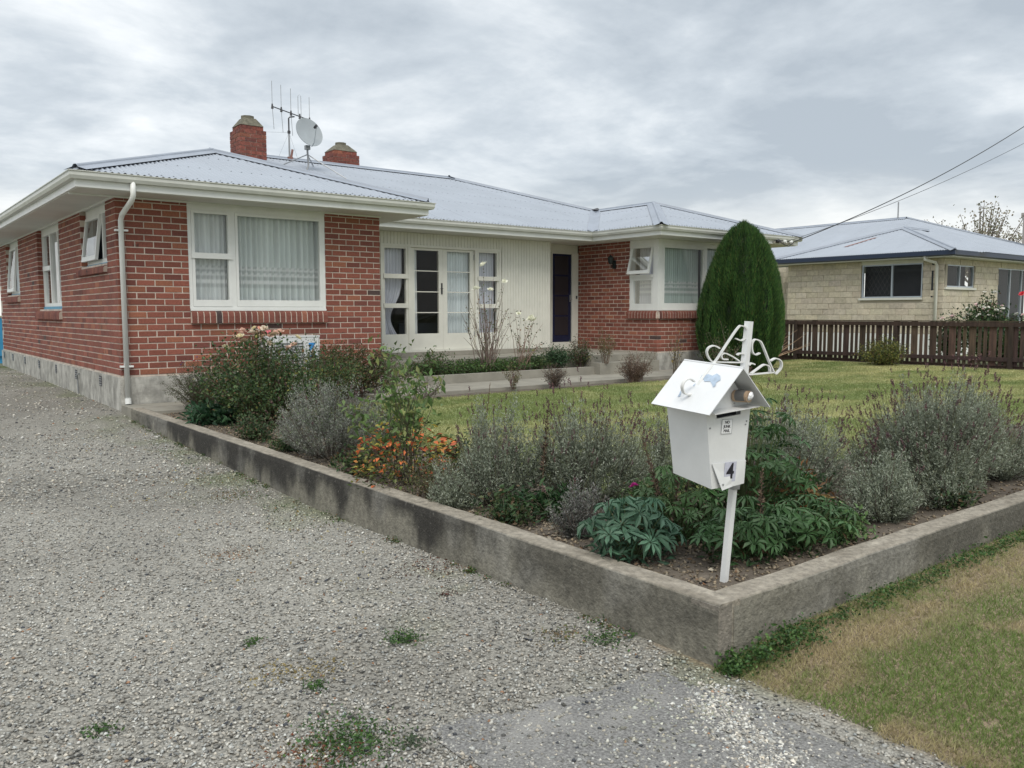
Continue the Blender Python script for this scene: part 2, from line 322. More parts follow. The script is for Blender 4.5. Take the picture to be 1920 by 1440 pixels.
# garden soil, lawn turf
def inner_z(x, y): return -.425+.02*(fbm(x, y, 1.1, 3)-.5)
GX0, GX1 = .12, 17.35
soil = sheet('garden_soil', np.concatenate([np.linspace(GX0-.03, 4, 60), np.linspace(4.2, GX1, 50)]), np.linspace(-9.76, -.01, 110), inner_z, 'soil')
def lawn_mask(x, y):
    e1 = 1.25+.18*(fbm(x, y, .9, 1)-.5)*2; e2 = -8.25+.18*(fbm(x, y, .9, 4)-.5)*2-.06*np.maximum(x-2, 0)*0
    return (x > e1) & (x < 16.75) & (y < -1.72-.06*(x-4)*0+.1*(fbm(x, y, 1.5, 7)-.5)) & (y > e2) | ((x > 10.8) & (x < 16.75) & (y >= -1.8) & (y < .6) & ((x > 13.4) | (y < -1.2)))
def lawn_col(x, y):
    g = fbm(x, y*1.9, .75, 11); h = fbm(x, y, 3.1, 12); s = vnoise(x*.25+y*1.6, y*0, 1.6, 3)
    t = np.clip((.55*g+.25*h+.2*s-.46)*3.6+np.clip((x-8)/12, 0, .40), 0, 1)
    return lin((.185, .225, .080), (.39, .37, .18), t)
lx, ly = np.linspace(.9, 17, 200), np.linspace(-8.6, .8, 150); LX, LY = np.meshgrid(lx, ly, indexing='ij')
keep = lawn_mask((LX[:-1, :-1]+LX[1:, 1:])/2, (LY[:-1, :-1]+LY[1:, 1:])/2); I = np.arange(LX.size).reshape(LX.shape)
LV = np.stack([LX, LY, inner_z(LX, LY)+.012], -1).reshape(-1, 3); q = [I[:-1, :-1][keep], I[1:, :-1][keep], I[1:, 1:][keep], I[:-1, 1:][keep]]
tri_object('lawn', LV, np.concatenate([np.stack([q[0], q[1], q[2]], -1), np.stack([q[0], q[2], q[3]], -1)]), lawn_col(LV[:, 0], LV[:, 1])*.9, 'turf', smooth=True, kind='structure')
ng = MB(); ng.box((17.35, -9.8, -.8), (45, 30, -.45)); tag(ng.build('neighbour_ground', 'gsheet'), kind='structure')
ng = MB(); ng.box((-9, 11.3, -.8), (17.35, 40, -.40)); tag(ng.build('back_yard_ground', 'gsheet'), kind='structure')

def grass(name, n, area, maskf, colf, zf, hgt, wid, seed, dens=None, lean=.6, kind='stuff', z0=0.0):
    r = np.random.default_rng(seed); x0, x1, y0, y1 = area
    x = r.uniform(x0, x1, n); y = r.uniform(y0, y1, n); k = maskf(x, y)
    d = np.hypot(x-EYE[0], y-EYE[1])
    if dens: k &= r.random(n) < dens(x, y, d)
    x, y, d = x[k], y[k], d[k]; m = len(x); z = zf(x, y)+z0
    h = hgt*r.uniform(.5, 1.3, m); ww = wid*r.uniform(.7, 1.3, m)*np.clip(d/6, 1, 3)
    a = r.uniform(0, 2*math.pi, m); l = lean*r.uniform(.1, 1, m)*h; la = r.uniform(0, 2*math.pi, m)
    P = np.stack([x, y, z], 1); S = np.stack([np.cos(a), np.sin(a), np.zeros(m)], 1)*ww[:, None]/2; Tt = P+np.stack([np.cos(la)*l, np.sin(la)*l, h], 1)
    V = np.stack([P-S, P+S, Tt], 1).reshape(-1, 3); T = np.arange(3*m).reshape(m, 3)
    c = colf(x, y)*r.uniform(.75, 1.3, (m, 1)); C = np.repeat(c, 3, 0)
    return tri_object(name, V, T, C, 'leaf', kind=kind)
def lawn_g(x, y):
    c = lawn_col(x, y)*np.array((1.0, 1.02, 1.0)); return c
o = grass('lawn_grass', 620000, (1.0, 16.8, -8.6, .6), lawn_mask, lawn_g, inner_z, .026, .005, 3, lambda x, y, d: np.clip((8/d)**1.2, .25, 1), z0=.012)
tag(o, 'short mown green and straw coloured grass of the front lawn', 'grass')
def vcol(x, y):
    g = fbm(x, y, 1.5, 21); wall = np.clip(1-(-9.9-y)/.28, 0, 1); t = np.clip((g-.42)*5, 0, 1)
    green = np.array((.150, .215, .055)); straw = np.array((.40, .325, .185))
    k = np.clip((y+10.18)*-3+.1, 0, 1)*np.clip((x-.08)*3, 0, 1)*np.clip((fbm(x, y, 1.9, 31)-.30)*5, .0, 1)
    k = np.maximum(np.clip(k*1.25+.10+np.clip((fbm(x, y, 4.5, 61)-.50)*3.2, 0, .6), 0, 1), wall*.8); return lin(straw, green, np.clip(k*(.60+.8*(1-t)), 0, 1))
o = grass('verge_grass', 420000, (-.35, 7.0, -12.2, -9.88), lambda x, y: (verge_mask(x, y) > .45) & (fbm(x, y, 5, 14) > .0+.10*(x < .5)), vcol, outer_z, .024, .0034, 5, lambda x, y, d: np.clip((3.2/d)**1.6, .05, 1), lean=1.5)
tag(o, 'patchy green and straw dry grass growing on the street verge', 'grass')

# ------------------------------------------------------------------ gravel stones
def stones(name, n, sampler, smin, smax, seed, label, colf=None, flat=.62):
    r = np.random.default_rng(seed); P = sampler(r, n); m = len(P)
    base = np.array([(1, 0, 0), (-1, 0, 0), (0, 1, 0), (0, -1, 0), (0, 0, 1), (0, 0, -.4)], float)
    F = np.array([(0, 2, 4), (2, 1, 4), (1, 3, 4), (3, 0, 4), (2, 0, 5), (1, 2, 5), (3, 1, 5), (0, 3, 5)])
    s = r.uniform(smin, smax, m)*r.choice([.7, 1, 1, 1.25], m)
    V = base[None]*r.uniform(.6, 1.25, (m, 6, 1))+r.normal(0, .16, (m, 6, 3)); V[:, :, 2] *= flat
    V *= s[:, None, None]; a = r.uniform(0, 2*math.pi, m); ca, sa = np.cos(a)[:, None], np.sin(a)[:, None]
    X = V[:, :, 0]*ca-V[:, :, 1]*sa; Y = V[:, :, 0]*sa+V[:, :, 1]*ca; tx = r.normal(0, .35, m)[:, None]; Z = V[:, :, 2]+X*tx
    V = np.stack([X, Y, Z], -1)+P[:, None, :]; V[:, :, 2] += (s*.22)[:, None]
    T = (F[None]+6*np.arange(m)[:, None, None]).reshape(-1, 3)
    b = np.clip(r.normal(.325, .115, m), .05, .62); warm = r.normal(.035, .035, m)
    C = np.stack([b*(1.0+warm), b*(1.0), b*(.93-warm)], 1); x_ = r.random(m); C[x_ > .994] = (.30, .17, .10); C[x_ < .03] = (.06, .065, .075); C[(x_ > .965) & (x_ <= .985)] = (.52, .51, .47)
    if colf is not None: C *= colf(P[:, 0], P[:, 1])
    o = tri_object(name, V.reshape(-1, 3), T, np.repeat(C, 6, 0), 'stone', kind='stuff'); return tag(o, label, 'gravel')
def near_sampler(r, n):
    # area uniform over a fan in front of the camera, density falling with distance
    d = 2.2+(9.0)*r.random(n)**1.25; a = r.uniform(math.radians(0), math.radians(78), n)
    x = EYE[0]+d*np.sin(a); y = EYE[1]+d*np.cos(a)
    k = (x < -.03)*(r.random(n) < np.where((x > -1.25) & (y < -9.8), np.clip(.30+1.5*(fbm(x, y, 3.0, 77)-.38)+np.clip((-x-.95)*2.2, 0, .6)+np.clip((y+10.1)*1.4, 0, .5), .12, 1), 1.0))*(verge_mask(x, y) < .5)
    k = k.astype(bool) | ((x < .1) & (y < -9.95) & (r.random(n) < .25) & (verge_mask(x, y) < .6))
    x, y = x[k], y[k]; return np.stack([x, y, outer_z(x, y)+r.uniform(-.004, .004, len(x))], 1)
def gtone(x, y):
    g = .66+.62*fbm(x, y, .8, 41); m = np.clip((fbm(x, y, 1.7, 8)-.54)*5, 0, 1)*np.clip((x+1.0)/.9, 0, 1)*.45
    tr = 1-.13*(np.exp(-((x+1.75+.06*y)/.28)**2)+np.exp(-((x+3.2+.06*y)/.30)**2)); g = g*tr; c = np.stack([g, g, g], 1); return c*(1-m[:, None])+c*np.array((.62, .74, .40))*m[:, None]
stones('gravel', 165000, near_sampler, .0046, .0108, 31, 'loose pale grey crushed gravel covering the driveway', gtone)
def far_sampler(r, n):
    x = r.uniform(-6.5, -.03, n); y = r.uniform(-4.5, 9, n); k = r.random(n) < np.clip((8/np.hypot(x-EYE[0], y-EYE[1]))**1.5, 0, 1); x, y = x[k], y[k]
    return np.stack([x, y, outer_z(x, y)], 1)
tag(stones('gravel', 26000, far_sampler, .010, .02, 32, 'grey gravel running back along the side of the brick house', gtone), cat='gravel')
def strip_sampler(r, n):
    t = r.random(n); x = np.interp(t, [0, .35, 1], [-.30, -.35, -.62])+r.normal(0, .085, n); y = np.interp(t, [0, .35, 1], [-10.0, -10.2, -10.75])+r.normal(0, .05, n); return np.stack([x, y, outer_z(x, y)], 1)
stones('gravel', 4200, strip_sampler, .005, .011, 33, 'band of whitish stones across the asphalt at the mouth of the drive', lambda x, y: np.full((len(x), 3), 1.12))
def debris_sampler(r, n):
    x = r.uniform(.14, 1.7, n); y = r.uniform(-9.74, -.9, n); k = r.random(n) < .9; q = n//3; x2 = r.uniform(.2, 9, q); y2 = r.uniform(-9.74, -8.3, q)
    x, y = np.concatenate([x[k], x2]), np.concatenate([y[k], y2]); return np.stack([x, y, inner_z(x, y)], 1)
stones('soil_crumbs', 14000, debris_sampler, .006, .016, 34, 'crumbly clods of dry garden soil behind the concrete wall', lambda x, y: np.tile((.55, .46, .36), (len(x), 1)))  # clods darkened along with the soil, for the shade under plants

# ------------------------------------------------------------------ low concrete retaining wall
def ret_wall(name, fr, length, bot, top, thick, label, stain=1.0):
    """u along, d outward; slightly uneven surface, stained below the lip"""
    r = np.random.default_rng(int(length*10)); nu, nz = int(length/.05), 12; mb = MB()
    us = np.linspace(0, length, nu+1); k = np.linspace(0, 1, nz)
    zb = bot(us); zt = top(us)+.006*(vnoise(us, us*0, 3, 2)-.5)
    prof_face = [(0, kk) for kk in k]
    V = []; C = []
    for j, kk in enumerate(k):
        z = zb+(zt-.008*(j == nz-1)-zb)*kk; d = .004*(fbm(us, z*3, 3.5, 5)-.5)*2+(-.006 if j == nz-1 else 0)
        V.append(np.stack([us, d, z], 1))
        drip = fbm(us, z*.25, 5.5, 8); low = fbm(us, z, 2.2, 9)
        depth = (zt-z)/(zt-zb+1e-6)
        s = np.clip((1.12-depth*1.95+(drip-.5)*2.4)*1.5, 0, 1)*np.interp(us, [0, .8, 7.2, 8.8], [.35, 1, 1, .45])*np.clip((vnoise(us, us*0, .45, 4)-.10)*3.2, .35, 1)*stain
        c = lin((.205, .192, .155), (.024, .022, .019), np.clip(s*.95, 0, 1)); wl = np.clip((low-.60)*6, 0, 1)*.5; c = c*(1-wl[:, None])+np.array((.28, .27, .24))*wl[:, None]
        C.append(c)
    dd = [-.016, -.05, -.09, -thick+.012, -thick]
    for i, q in enumerate(dd):
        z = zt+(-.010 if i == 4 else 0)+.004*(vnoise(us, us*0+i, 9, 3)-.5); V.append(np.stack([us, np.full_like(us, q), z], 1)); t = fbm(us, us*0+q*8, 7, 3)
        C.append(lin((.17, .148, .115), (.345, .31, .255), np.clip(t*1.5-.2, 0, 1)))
    V.append(np.stack([us, np.full_like(us, -thick), zb], 1)); C.append(np.tile((.2, .18, .15), (nu+1, 1)))
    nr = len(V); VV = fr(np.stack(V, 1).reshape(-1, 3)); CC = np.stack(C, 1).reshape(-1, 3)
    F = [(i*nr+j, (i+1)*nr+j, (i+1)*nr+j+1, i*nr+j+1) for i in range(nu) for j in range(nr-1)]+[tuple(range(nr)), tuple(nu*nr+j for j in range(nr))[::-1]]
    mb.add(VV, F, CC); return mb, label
M['ret'] = mat('stained_concrete', (1, 1, 1), .95, vr(.62, 1.28), 26, 8, .9, 65, 'Col', second=[(.60, .78, (.36, .35, .31), 30, .45, None)])
retw = empty('retaining_wall', 'low black stained concrete retaining wall edging the flower bed', 'wall', (0, -9.88, -.6))
def rb(mbl, name):
    o = mbl[0].build(name, 'ret', retw, loc=(0, -9.88, -.6), smooth=False, recalc=True); o.location = (0, 0, 0); return o
fa = wallframe(-.03, -.5, 0, -1, -1, 0)
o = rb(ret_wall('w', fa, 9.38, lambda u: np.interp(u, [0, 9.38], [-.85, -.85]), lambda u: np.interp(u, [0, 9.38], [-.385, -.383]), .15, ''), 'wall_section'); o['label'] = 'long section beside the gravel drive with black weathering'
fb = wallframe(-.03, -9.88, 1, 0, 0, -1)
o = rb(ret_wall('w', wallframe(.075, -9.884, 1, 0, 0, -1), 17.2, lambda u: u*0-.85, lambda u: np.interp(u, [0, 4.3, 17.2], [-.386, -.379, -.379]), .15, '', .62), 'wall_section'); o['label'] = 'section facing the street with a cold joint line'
mb = MB()
mb.box((.06, -9.855, -.85), (.0745, -9.77, -.392)); o = mb.build('joint_crack', 'black', retw, loc=(0, -9.88, -.6)); o.location = (0, 0, 0)
mb = MB(); mb.box((-.028, -9.882, -.85), (.06, -9.735, -.389), C=(.2, .18, .15)); o = mb.build('corner_block', 'ret', retw, loc=(0, -9.88, -.6)); o.location = (0, 0, 0)
mb = MB(); mb.box((.12, -1.05, -.55), (.75, -.52, -.387)); mb.box((-.03, -.52, -.62), (.75, -.062, -.384))
o = mb.build('end_slab', 'path', retw, loc=(0, -9.88, -.6)); o.location = (0, 0, 0)
mb = MB(); mb.tube([(4.37, -9.95, -.5), (4.37, -9.95, -.35)], .02)
# ------------------------------------------------------------------ path, porch, planter bed
mb = MB(); mb.box((3.2, -1.30, -.6), (12.6, -.152, -.372)); tag(mb.build('path', 'path'), kind='structure')
gb = empty('planter_bed', 'grey concrete planter kerb along the porch filled with low green plants', 'planter', (6, -.15, -.37))
def child(mb, name, m, parent, **k):
    o = mb.build(name, m, parent, **k); o.matrix_parent_inverse = Matrix.Translation(-Vector(parent.location)) if not any(parent.rotation_euler) else (Matrix.LocRotScale(parent.location, parent.rotation_euler, None)).inverted(); return o
mb = MB(); mb.box((3.97, -.15, -.6), (8.60, -.03, -.225)); child(mb, 'kerb', 'path', gb)
mb = MB(); mb.box((3.97, -.03, -.5), (8.60, .62, -.262)); child(mb, 'bed_soil', 'soil', gb)
mb = MB(); mb.box((3.97, .62, -.6), (8.60, 1.955, -.012)); mb.box((8.60, 0.004, -.6), (10.556, 1.955, -.012)); mb.box((9.31, 1.955, -.6), (10.556, 2.46, -.014))
tag(mb.build('porch_slab', 'path'), kind='structure')
mb = MB(); mb.box((8.604, -.30, -.6), (10.3, -.002, -.150)); tag(mb.build('porch_step', 'path'), kind='structure')
mb = MB(); mb.box((3.97, 1.80, -.008), (9.28, 1.953, .075)); tag(mb.build('door_threshold', 'path'), kind='structure')

# ------------------------------------------------------------------ the brick house
H = empty('brick_house', 'red brick bungalow with pale blue iron roof and white joinery', 'house', (0, 0, 0))
wall = MB(); BR = []      # brick records: frame, u0,u1,z0,z1,depth0,depth1
CRS = .086
def slab(fr, L, z0, z1, holes, d0=-.006, d1=-.22, ustart=0.0):
    us = sorted({ustart, L}|{min(max(x, ustart), L) for h in holes for x in (h[0]-.004, h[1]+.004)}); zs = sorted({z0, z1}|{h[2] for h in holes}|{min(h[3], z1) for h in holes})
    for a, b in zip(us[:-1], us[1:]):
        for c, d in zip(zs[:-1], zs[1:]):
            m_ = ((a+b)/2, (c+d)/2)
            if any(h[0] < m_[0] < h[1] and h[2] < m_[1] < h[3] for h in holes): continue
            wall.box((a, d1, c), (b, d0, d), fr)
def bricks(fr, L, rows, holes, phase=0, end0=False, end1=False, ustart=0.0):
    for k in range(rows):
        z0, z1 = k*CRS+.006, k*CRS+.080; odd = (k+phase) % 2
        u = ustart+(0.12 if (odd and end0) else 0.0); first = True
        if not end0: u = ustart-(.12 if odd else 0)
        while u < L-.01:
            a, b = max(u, ustart), min(u+.228, L); u += .24
            if end1 and b > L-.115 and ((odd) == 1) and b >= L-.001: b = min(b, L)
            if b-a < .03: continue
            segs = [(a, b)]
            for h in holes:
                if h[2] < (z0+z1)/2 < h[3]:
                    ns = []
                    for s in segs:
                        if s[1] <= h[0] or s[0] >= h[1]: ns.append(s)
                        else:
                            if s[0] < h[0]-.03: ns.append((s[0], h[0]))
                            if s[1] > h[1]+.03: ns.append((h[1], s[1]))
                    segs = ns
            for s in segs: BR.append((fr, s[0], s[1], z0, z1))
F1 = wallframe(0, 0, 1, 0, 0, -1)                 # front wall of the left wing
S1 = wallframe(0, 0, 0, 1, -1, 0)                 # side wall along the drive
R1 = wallframe(10.57, 0, 0, 1, -1, 0)             # side wall of the right wing
F2 = wallframe(10.57, 0, 1, 0, 0, -1)             # front wall of the right wing
W1 = (.93, 2.995, .86, 2.5)
sideholes = [(.53, 2.13, 1.50, 2.5), (3.78, 5.88, .88, 2.5), (8.08, 9.80, 1.20, 2.5)]
slab(F1, 3.947, -.02, 2.375, [W1], ustart=.006); slab(S1, 10.95, -.02, 2.375, sideholes, ustart=.2201)
bricks(F1, 3.953, 28, [W1], 0, True); bricks(S1, 10.95, 28, sideholes, 1, True)
slab(wallframe(3.953, 0, 0, 1, 1, 0), 1.97, -.02, 2.375, [], ustart=.221)
bricks(wallframe(3.953, 0, 0, 1, 1, 0), 1.97, 27, [], 1, False, ustart=.115)
RW = (-.01, .83, .86, 2.5); RF = (-.01, 2.55, .86, 2.5)
slab(R1, 2.47, -.02, 2.375, [RW], ustart=.2201); slab(F2, 3.6, -.02, 2.375, [RF], ustart=.006)
bricks(F2, 3.6, 28, [RF], 0, True); bricks(R1, 2.47, 28, [RW], 1, True)
X3 = wallframe(14.17, 0, 0, 1, 1, 0); slab(X3, 10.95, -.02, 2.375, [], ustart=.221)
slab(wallframe(0, 10.95, 1, 0, 0, 1), 14.17, -.02, 2.375, [], ustart=0)
wobj = child(wall, 'brick_wall', 'mortar', H)
def brick_color(rng):
    t = rng.random(); b = rng.normal(1, .10)
    c = np.array((.235, .078, .054))*b
    if t < .10: c = np.array((.285, .108, .064))*b
    elif t < .22: c = np.array((.180, .060, .046))*b
    elif t < .227: c = np.array((.075, .048, .044))
    return np.clip(c, .01, .5)
ubox = MB(); bv = .018
# unit brick with chamfered front edges: x 0..1, y(depth) 0..-1 , z 0..1
Vb = []
def chbox():
    e, f = .022, .06
    back = [(0, -1, 0), (1, -1, 0), (1, -1, 1), (0, -1, 1)]; mid = [(0, -.06, 0), (1, -.06, 0), (1, -.06, 1), (0, -.06, 1)]; fr_ = [(e, 0, f), (1-e, 0, f), (1-e, 0, 1-f), (e, 0, 1-f)]
    V = back+mid+fr_; F = [(8, 9, 10, 11)]
    for b0 in (0, 4):
        for i in range(4): F.append((b0+i, b0+(i+1) % 4, b0+4+(i+1) % 4, b0+4+i))
    return V, F
cv, cf = chbox(); bmesh_ = bpy.data.meshes.new('brick'); bmesh_.from_pydata(cv, [], cf); bmesh_.materials.append(M['brick'])
rb_ = np.random.default_rng(11)
cen = np.array([fr([((a+b)/2, 0, (c+d)/2)])[0] for fr, a, b, c, d in BR]); nrm = np.array([[fr.n[0], fr.n[1], 0] for fr, *_ in BR])
toE = EYE-cen; dist = np.linalg.norm(toE, axis=1); vis = np.einsum('ij,ij->i', toE/dist[:, None], nrm)
score = vis*np.array([(b-a) for fr, a, b, c, d in BR])/dist**2; score[vis < 0] = 0
# hidden behind the left wing
for i, (fr, a, b, c, d) in enumerate(BR):
    if fr.o[0] > 3.9 and fr.o[0] < 4: score[i] = 0
order = np.argsort(-score); top = set(order[:300].tolist()); rest = MB()
for i, (fr, a, b, c, d) in enumerate(BR):
    col = brick_color(rb_); pr_ = rb_.uniform(-.0015, .0015)
    if i in top:
        o = bpy.data.objects.new('brick', bmesh_); COL.objects.link(o); o.parent = wobj; o.color = (*col, 1)
        mt = Matrix(((fr.u[0]*(b-a), fr.n[0]*.112, 0, fr.o[0]+fr.u[0]*a+fr.n[0]*pr_), (fr.u[1]*(b-a), fr.n[1]*.112, 0, fr.o[1]+fr.u[1]*a+fr.n[1]*pr_), (0, 0, (d-c), c), (0, 0, 0, 1)))
        o.matrix_local = mt
    elif score[i] > 0:
        V = np.array(cv); V = np.stack([a+V[:, 0]*(b-a), pr_+V[:, 1]*.112, c+V[:, 2]*(d-c)], 1); rest.add(fr(V), cf, col)
o = rest.build('brickwork', 'brickv', wobj); o['kind'] = 'stuff'

# foundation with under-floor vents
fd = MB()
fd.box((0, -.035, -.9), (3.985, .2, -.021), lambda V: V+np.array((-.03, 0, 0)))
fd.box((-.030, .2, -.9), (.2, 10.98, -.021)); fd.box((10.54, -.035, -.9), (14.2, .2, -.021)); fd.box((10.54, .2, -.9), (10.8, 2.46, -.021)); fd.box((.2, 10.7, -.9), (14.2, 10.98, -.021)); fd.box((14, .2, -.9), (14.2, 10.7, -.021))
fobj = child(fd, 'foundation', 'found', H)
for y in (1.0, 2.65, 4.3, 5.95, 7.6, 9.2, 10.5):
    v = MB(); v.box((-.034, y, -.20), (-.0295, y+.15, -.055)); o = v.build('vent', 'darkmetal', fobj)
    v = MB()
    for k in range(4): v.box((-.038, y+.008, -.19+k*.034), (-.0345, y+.142, -.176+k*.034))
    o = v.build('vent_grille', 'metal', fobj)
mb = MB(); mb.tube([(-.045, 2.55, -.42), (-.05, 2.55, -.2), (-.06, 2.5, -.12), (-.04, 2.45, -.10)], .012); child(mb, 'waste_pipe', 'metal', H)

# sills of bullnose bricks
def sill(fr, u0, u1, ztop, zbot, name='sill'):
    par = MB(); hh_ = ztop-zbot; pf = [(-.09, hh_-.006), (.002, hh_-.006), (.026, hh_*.96-.006), (.042, hh_*.83-.004), (.050, hh_*.6), (.050, .008), (-.09, .008)]; kk_ = len(pf)
    par.add(fr([(u, p[0], zbot+p[1]) for u in (u0+.004, u1-.004) for p in pf]), [tuple(range(kk_)), tuple(range(kk_, 2*kk_))[::-1]]+[(i, (i+1) % kk_, kk_+(i+1) % kk_, kk_+i) for i in range(kk_)])
    par.box((u0+.01, -.10, ztop-.012), (u1-.01, -.002, ztop+.03), fr)
    so = child(par, name, 'mortar', H); h = ztop-zbot
    prof = [(-.05, h), (.006, h), (.030, h*.96), (.047, h*.83), (.055, h*.6), (.055, .01), (.052, 0), (-.05, 0)]
    n = max(2, round((u1-u0)/.086)); wd = (u1-u0)/n; me = bpy.data.meshes.new('sill_brick'); k = len(prof)
    V = [(x, p[0], p[1]) for x in (.007, wd-.007) for p in prof]; Fc = [tuple(range(k)), tuple(range(k, 2*k))[::-1]]+[(i, (i+1) % k, k+(i+1) % k, k+i) for i in range(k)]
    me.from_pydata(V, [], Fc); me.materials.append(M['brick'])
    for i in range(n):
        o = bpy.data.objects.new('sill_brick', me); COL.objects.link(o); o.parent = so
        c = brick_color(rb_)*np.array((.82, .85, .9)); o.color = (*c, 1)
        o.matrix_local = Matrix(((fr.u[0], fr.n[0], 0, fr.o[0]+fr.u[0]*(u0+i*wd)), (fr.u[1], fr.n[1], 0, fr.o[1]+fr.u[1]*(u0+i*wd)), (0, 0, 1, zbot), (0, 0, 0, 1)))
sill(F1, .93, 3.0, .87, .692); sill(F2, .0, 2.56, .87, .70); sill(R1, 0.002, .87, .87, .70)
sill(S1, .53, 2.3, 1.50, 1.40); sill(S1, 3.78, 6.1, .88, .73); sill(S1, 8.08, 9.9, 1.20, 1.07)

# ------------------------------------------------------------------ windows
def rect_frame(mb, fr, u0, u1, z0, z1, w_, d0, d1, wb=None, wt=None):
    wb = wb or w_; wt = wt or w_
    mb.box((u0, d0, z0), (u0+w_, d1, z1), fr); mb.box((u1-w_, d0, z0), (u1, d1, z1), fr)
    mb.box((u0+w_, d0, z0), (u1-w_, d1, z0+wb), fr); mb.box((u0+w_, d0, z1-wt), (u1-w_, d1, z1), fr)
def pane(fr, u0, u1, z0, z1, d, parent):
    mb = MB(); mb.add(fr([(u0, d, z0), (u1, d, z0), (u1, d, z1), (u0, d, z1)]), [(0, 1, 2, 3)])
    return mb.build('pane', 'glass', parent)
def curtain(fr, u0, u1, z0, z1, d, parent, tone=(.62, .66, .64), alpha=.93, lace=True, amp=.022, seed=0, gather=0, wl=.07):
    r = np.random.default_rng(seed); n = max(6, int((u1-u0)/.011)); us = np.linspace(u0, u1, n); nz = 46; zs = np.linspace(z0, z1, nz)
    ph = np.cumsum(r.uniform(.5, 1.6, n))*2*math.pi*.011/wl; base = np.sin(ph)*amp*(.5+vnoise(us, us*0, 4, seed))
    V = []; C = []
    for j, z in enumerate(zs):
        t = (z-z0)/(z1-z0); g = 1.0; uu = us.copy()
        if gather: k_ = 1-.55*math.exp(-((t-gather)/.22)**2)*1.0; uu = u0+(us-u0)*k_
        V.append(np.stack([uu, d+base*(1.15-.4*t), np.full(n, z)], 1))
        c = np.tile(np.minimum(np.array(tone)*1.5, .92), (n, 1)); a = np.full(n, alpha)
        c *= (.80+.22*vnoise(us*9, us*0+z*.6, 2.2, seed+3))[:, None]*(1+.10*np.sin(ph)[:, None])
        if lace:
            for zc_, hgt in ((.235, .028), (.315, .026), (.385, .020)):
                zz = z0+zc_*(z1-z0)+.006*np.sin(us*70); k2 = np.abs(z-zz) < hgt; c[k2] = np.minimum(c[k2]*1.25+.06, .86); a[k2] = 1
            kk = (t > .17) & (t < .42); a = np.where((a < 1) & kk, alpha*.80, a)
        V[-1][:, 0] = np.clip(V[-1][:, 0], u0, u1); C.append(np.hstack([c, a[:, None]]))
    V = np.stack(V, 0).reshape(-1, 3); C = np.concatenate(C, 0); F = [(j*n+i, j*n+i+1, (j+1)*n+i+1, (j+1)*n+i) for j in range(nz-1) for i in range(n-1)]
    mb = MB(); mb.add(fr(V), F, C); return mb.build('curtain', 'curtain', parent, smooth=True)
# main front window of the left wing
def window(name, fr, paint, parts, lab=None):
    mb = MB(); parts(mb); o = child(mb, name, paint, H)
    if lab: o['label'] = lab
    return o
def p1(mb):
    rect_frame(mb, F1, .93, 2.995, .90, 2.36, .05, -.13, -.012, .03, .085); mb.box((1.535, -.12, .93), (1.60, -.014, 2.275), F1)
    mb.box((.935, -.13, .872), (2.99, .012, .90), F1)
    rect_frame(mb, F1, .982, 1.533, .932, 2.273, .04, -.075, -.006, .095, .04); mb.box((.972, -.08, 1.605), (1.543, .014, 1.685), F1)
    rect_frame(mb, F1, 1.602, 2.943, .932, 2.273, .038, -.075, -.008, .095, .04)
wn = window('window', F1, 'white', p1, 'large front window with wide picture pane and two small panes')
pane(F1, 1.02, 1.495, 1.685, 2.235, -.045, wn); pane(F1, 1.02, 1.495, 1.025, 1.605, -.045, wn); pane(F1, 1.64, 2.905, 1.025, 2.235, -.045, wn)
curtain(F1, 1.0, 1.52, 1.0, 2.26, -.16, wn, seed=1, tone=(.60, .62, .62)); curtain(F1, 1.62, 2.96, 1.0, 2.26, -.19, wn, seed=2, tone=(.585, .62, .605), amp=.03, wl=.09)
def rooms():
    m = MB()
    for (a, b) in (((.24, .30, -.02), (3.72, 4.2, 2.6)), ((4.0, 2.25, -.02), (9.1, 6, 2.6)), ((10.82, .24, -.02), (13.9, 4, 2.6))):
        x0, y0, z0 = a; x1, y1, z1 = b
        m.box((x0, y1, z0), (x1, y1+.05, z1)); m.box((x0, y0, z0-.05), (x1, y1, z0)); m.box((x1, y0, z0), (x1+.04, y1, z1))
    m.box((3.0, 4.3, 0), (3.05, 10.7, 2.5)); m.box((.25, 4.35, 0), (3.0, 4.40, 2.5)); m.box((.25, 8.0, 0), (3.0, 8.04, 2.5))
    return child(m, 'inner_wall', 'room', H)
rooms()
# side windows along the drive
def pside(u0, u1, z0, z1):
    def f(mb): rect_frame(mb, S1, u0, u1, z0, z1, .055, -.17, -.085, .06, .12)
    return f
w1 = window('window', S1, 'white', lambda mb: (pside(.53, 2.13, 1.56, 2.375)(mb), mb.box((1.10, -.165, 1.62), (1.17, -.09, 2.255), S1)), 'small side window with its sash propped open')
mb = MB(); mb.box((.53, -.16, 1.503), (2.13, -.07, 1.558), S1); mb.build('sill_board', 'bluesill', w1)
pane(S1, .59, 1.10, 1.63, 2.25, -.12, w1)
def open_sash(fr, u0, u1, z0, z1, ang, d, parent, wf=.045):
    ca, sa = math.cos(ang), math.sin(ang)
    def f2(V):
        V = np.asarray(V, float).copy(); h = z1-V[:, 2]; dd = V[:, 1]; V[:, 2] = z1-h*ca+dd*sa; V[:, 1] = d+h*sa+dd*ca; return fr(V)
    m = MB(); rect_frame(m, f2, u0, u1, z0, z1, wf, -.02, .022, .07); o = m.build('open_sash', 'white', parent)
    m = MB(); m.add(f2([(u0+wf, 0, z0+.07), (u1-wf, 0, z0+.07), (u1-wf, 0, z1-wf), (u0+wf, 0, z1-wf)]), [(0, 1, 2, 3)]); return o, m
o, m = open_sash(S1, 1.17, 2.07, 1.60, 2.25, math.radians(7), -.085, w1); mo = m.build('pane', 'glass', w1)
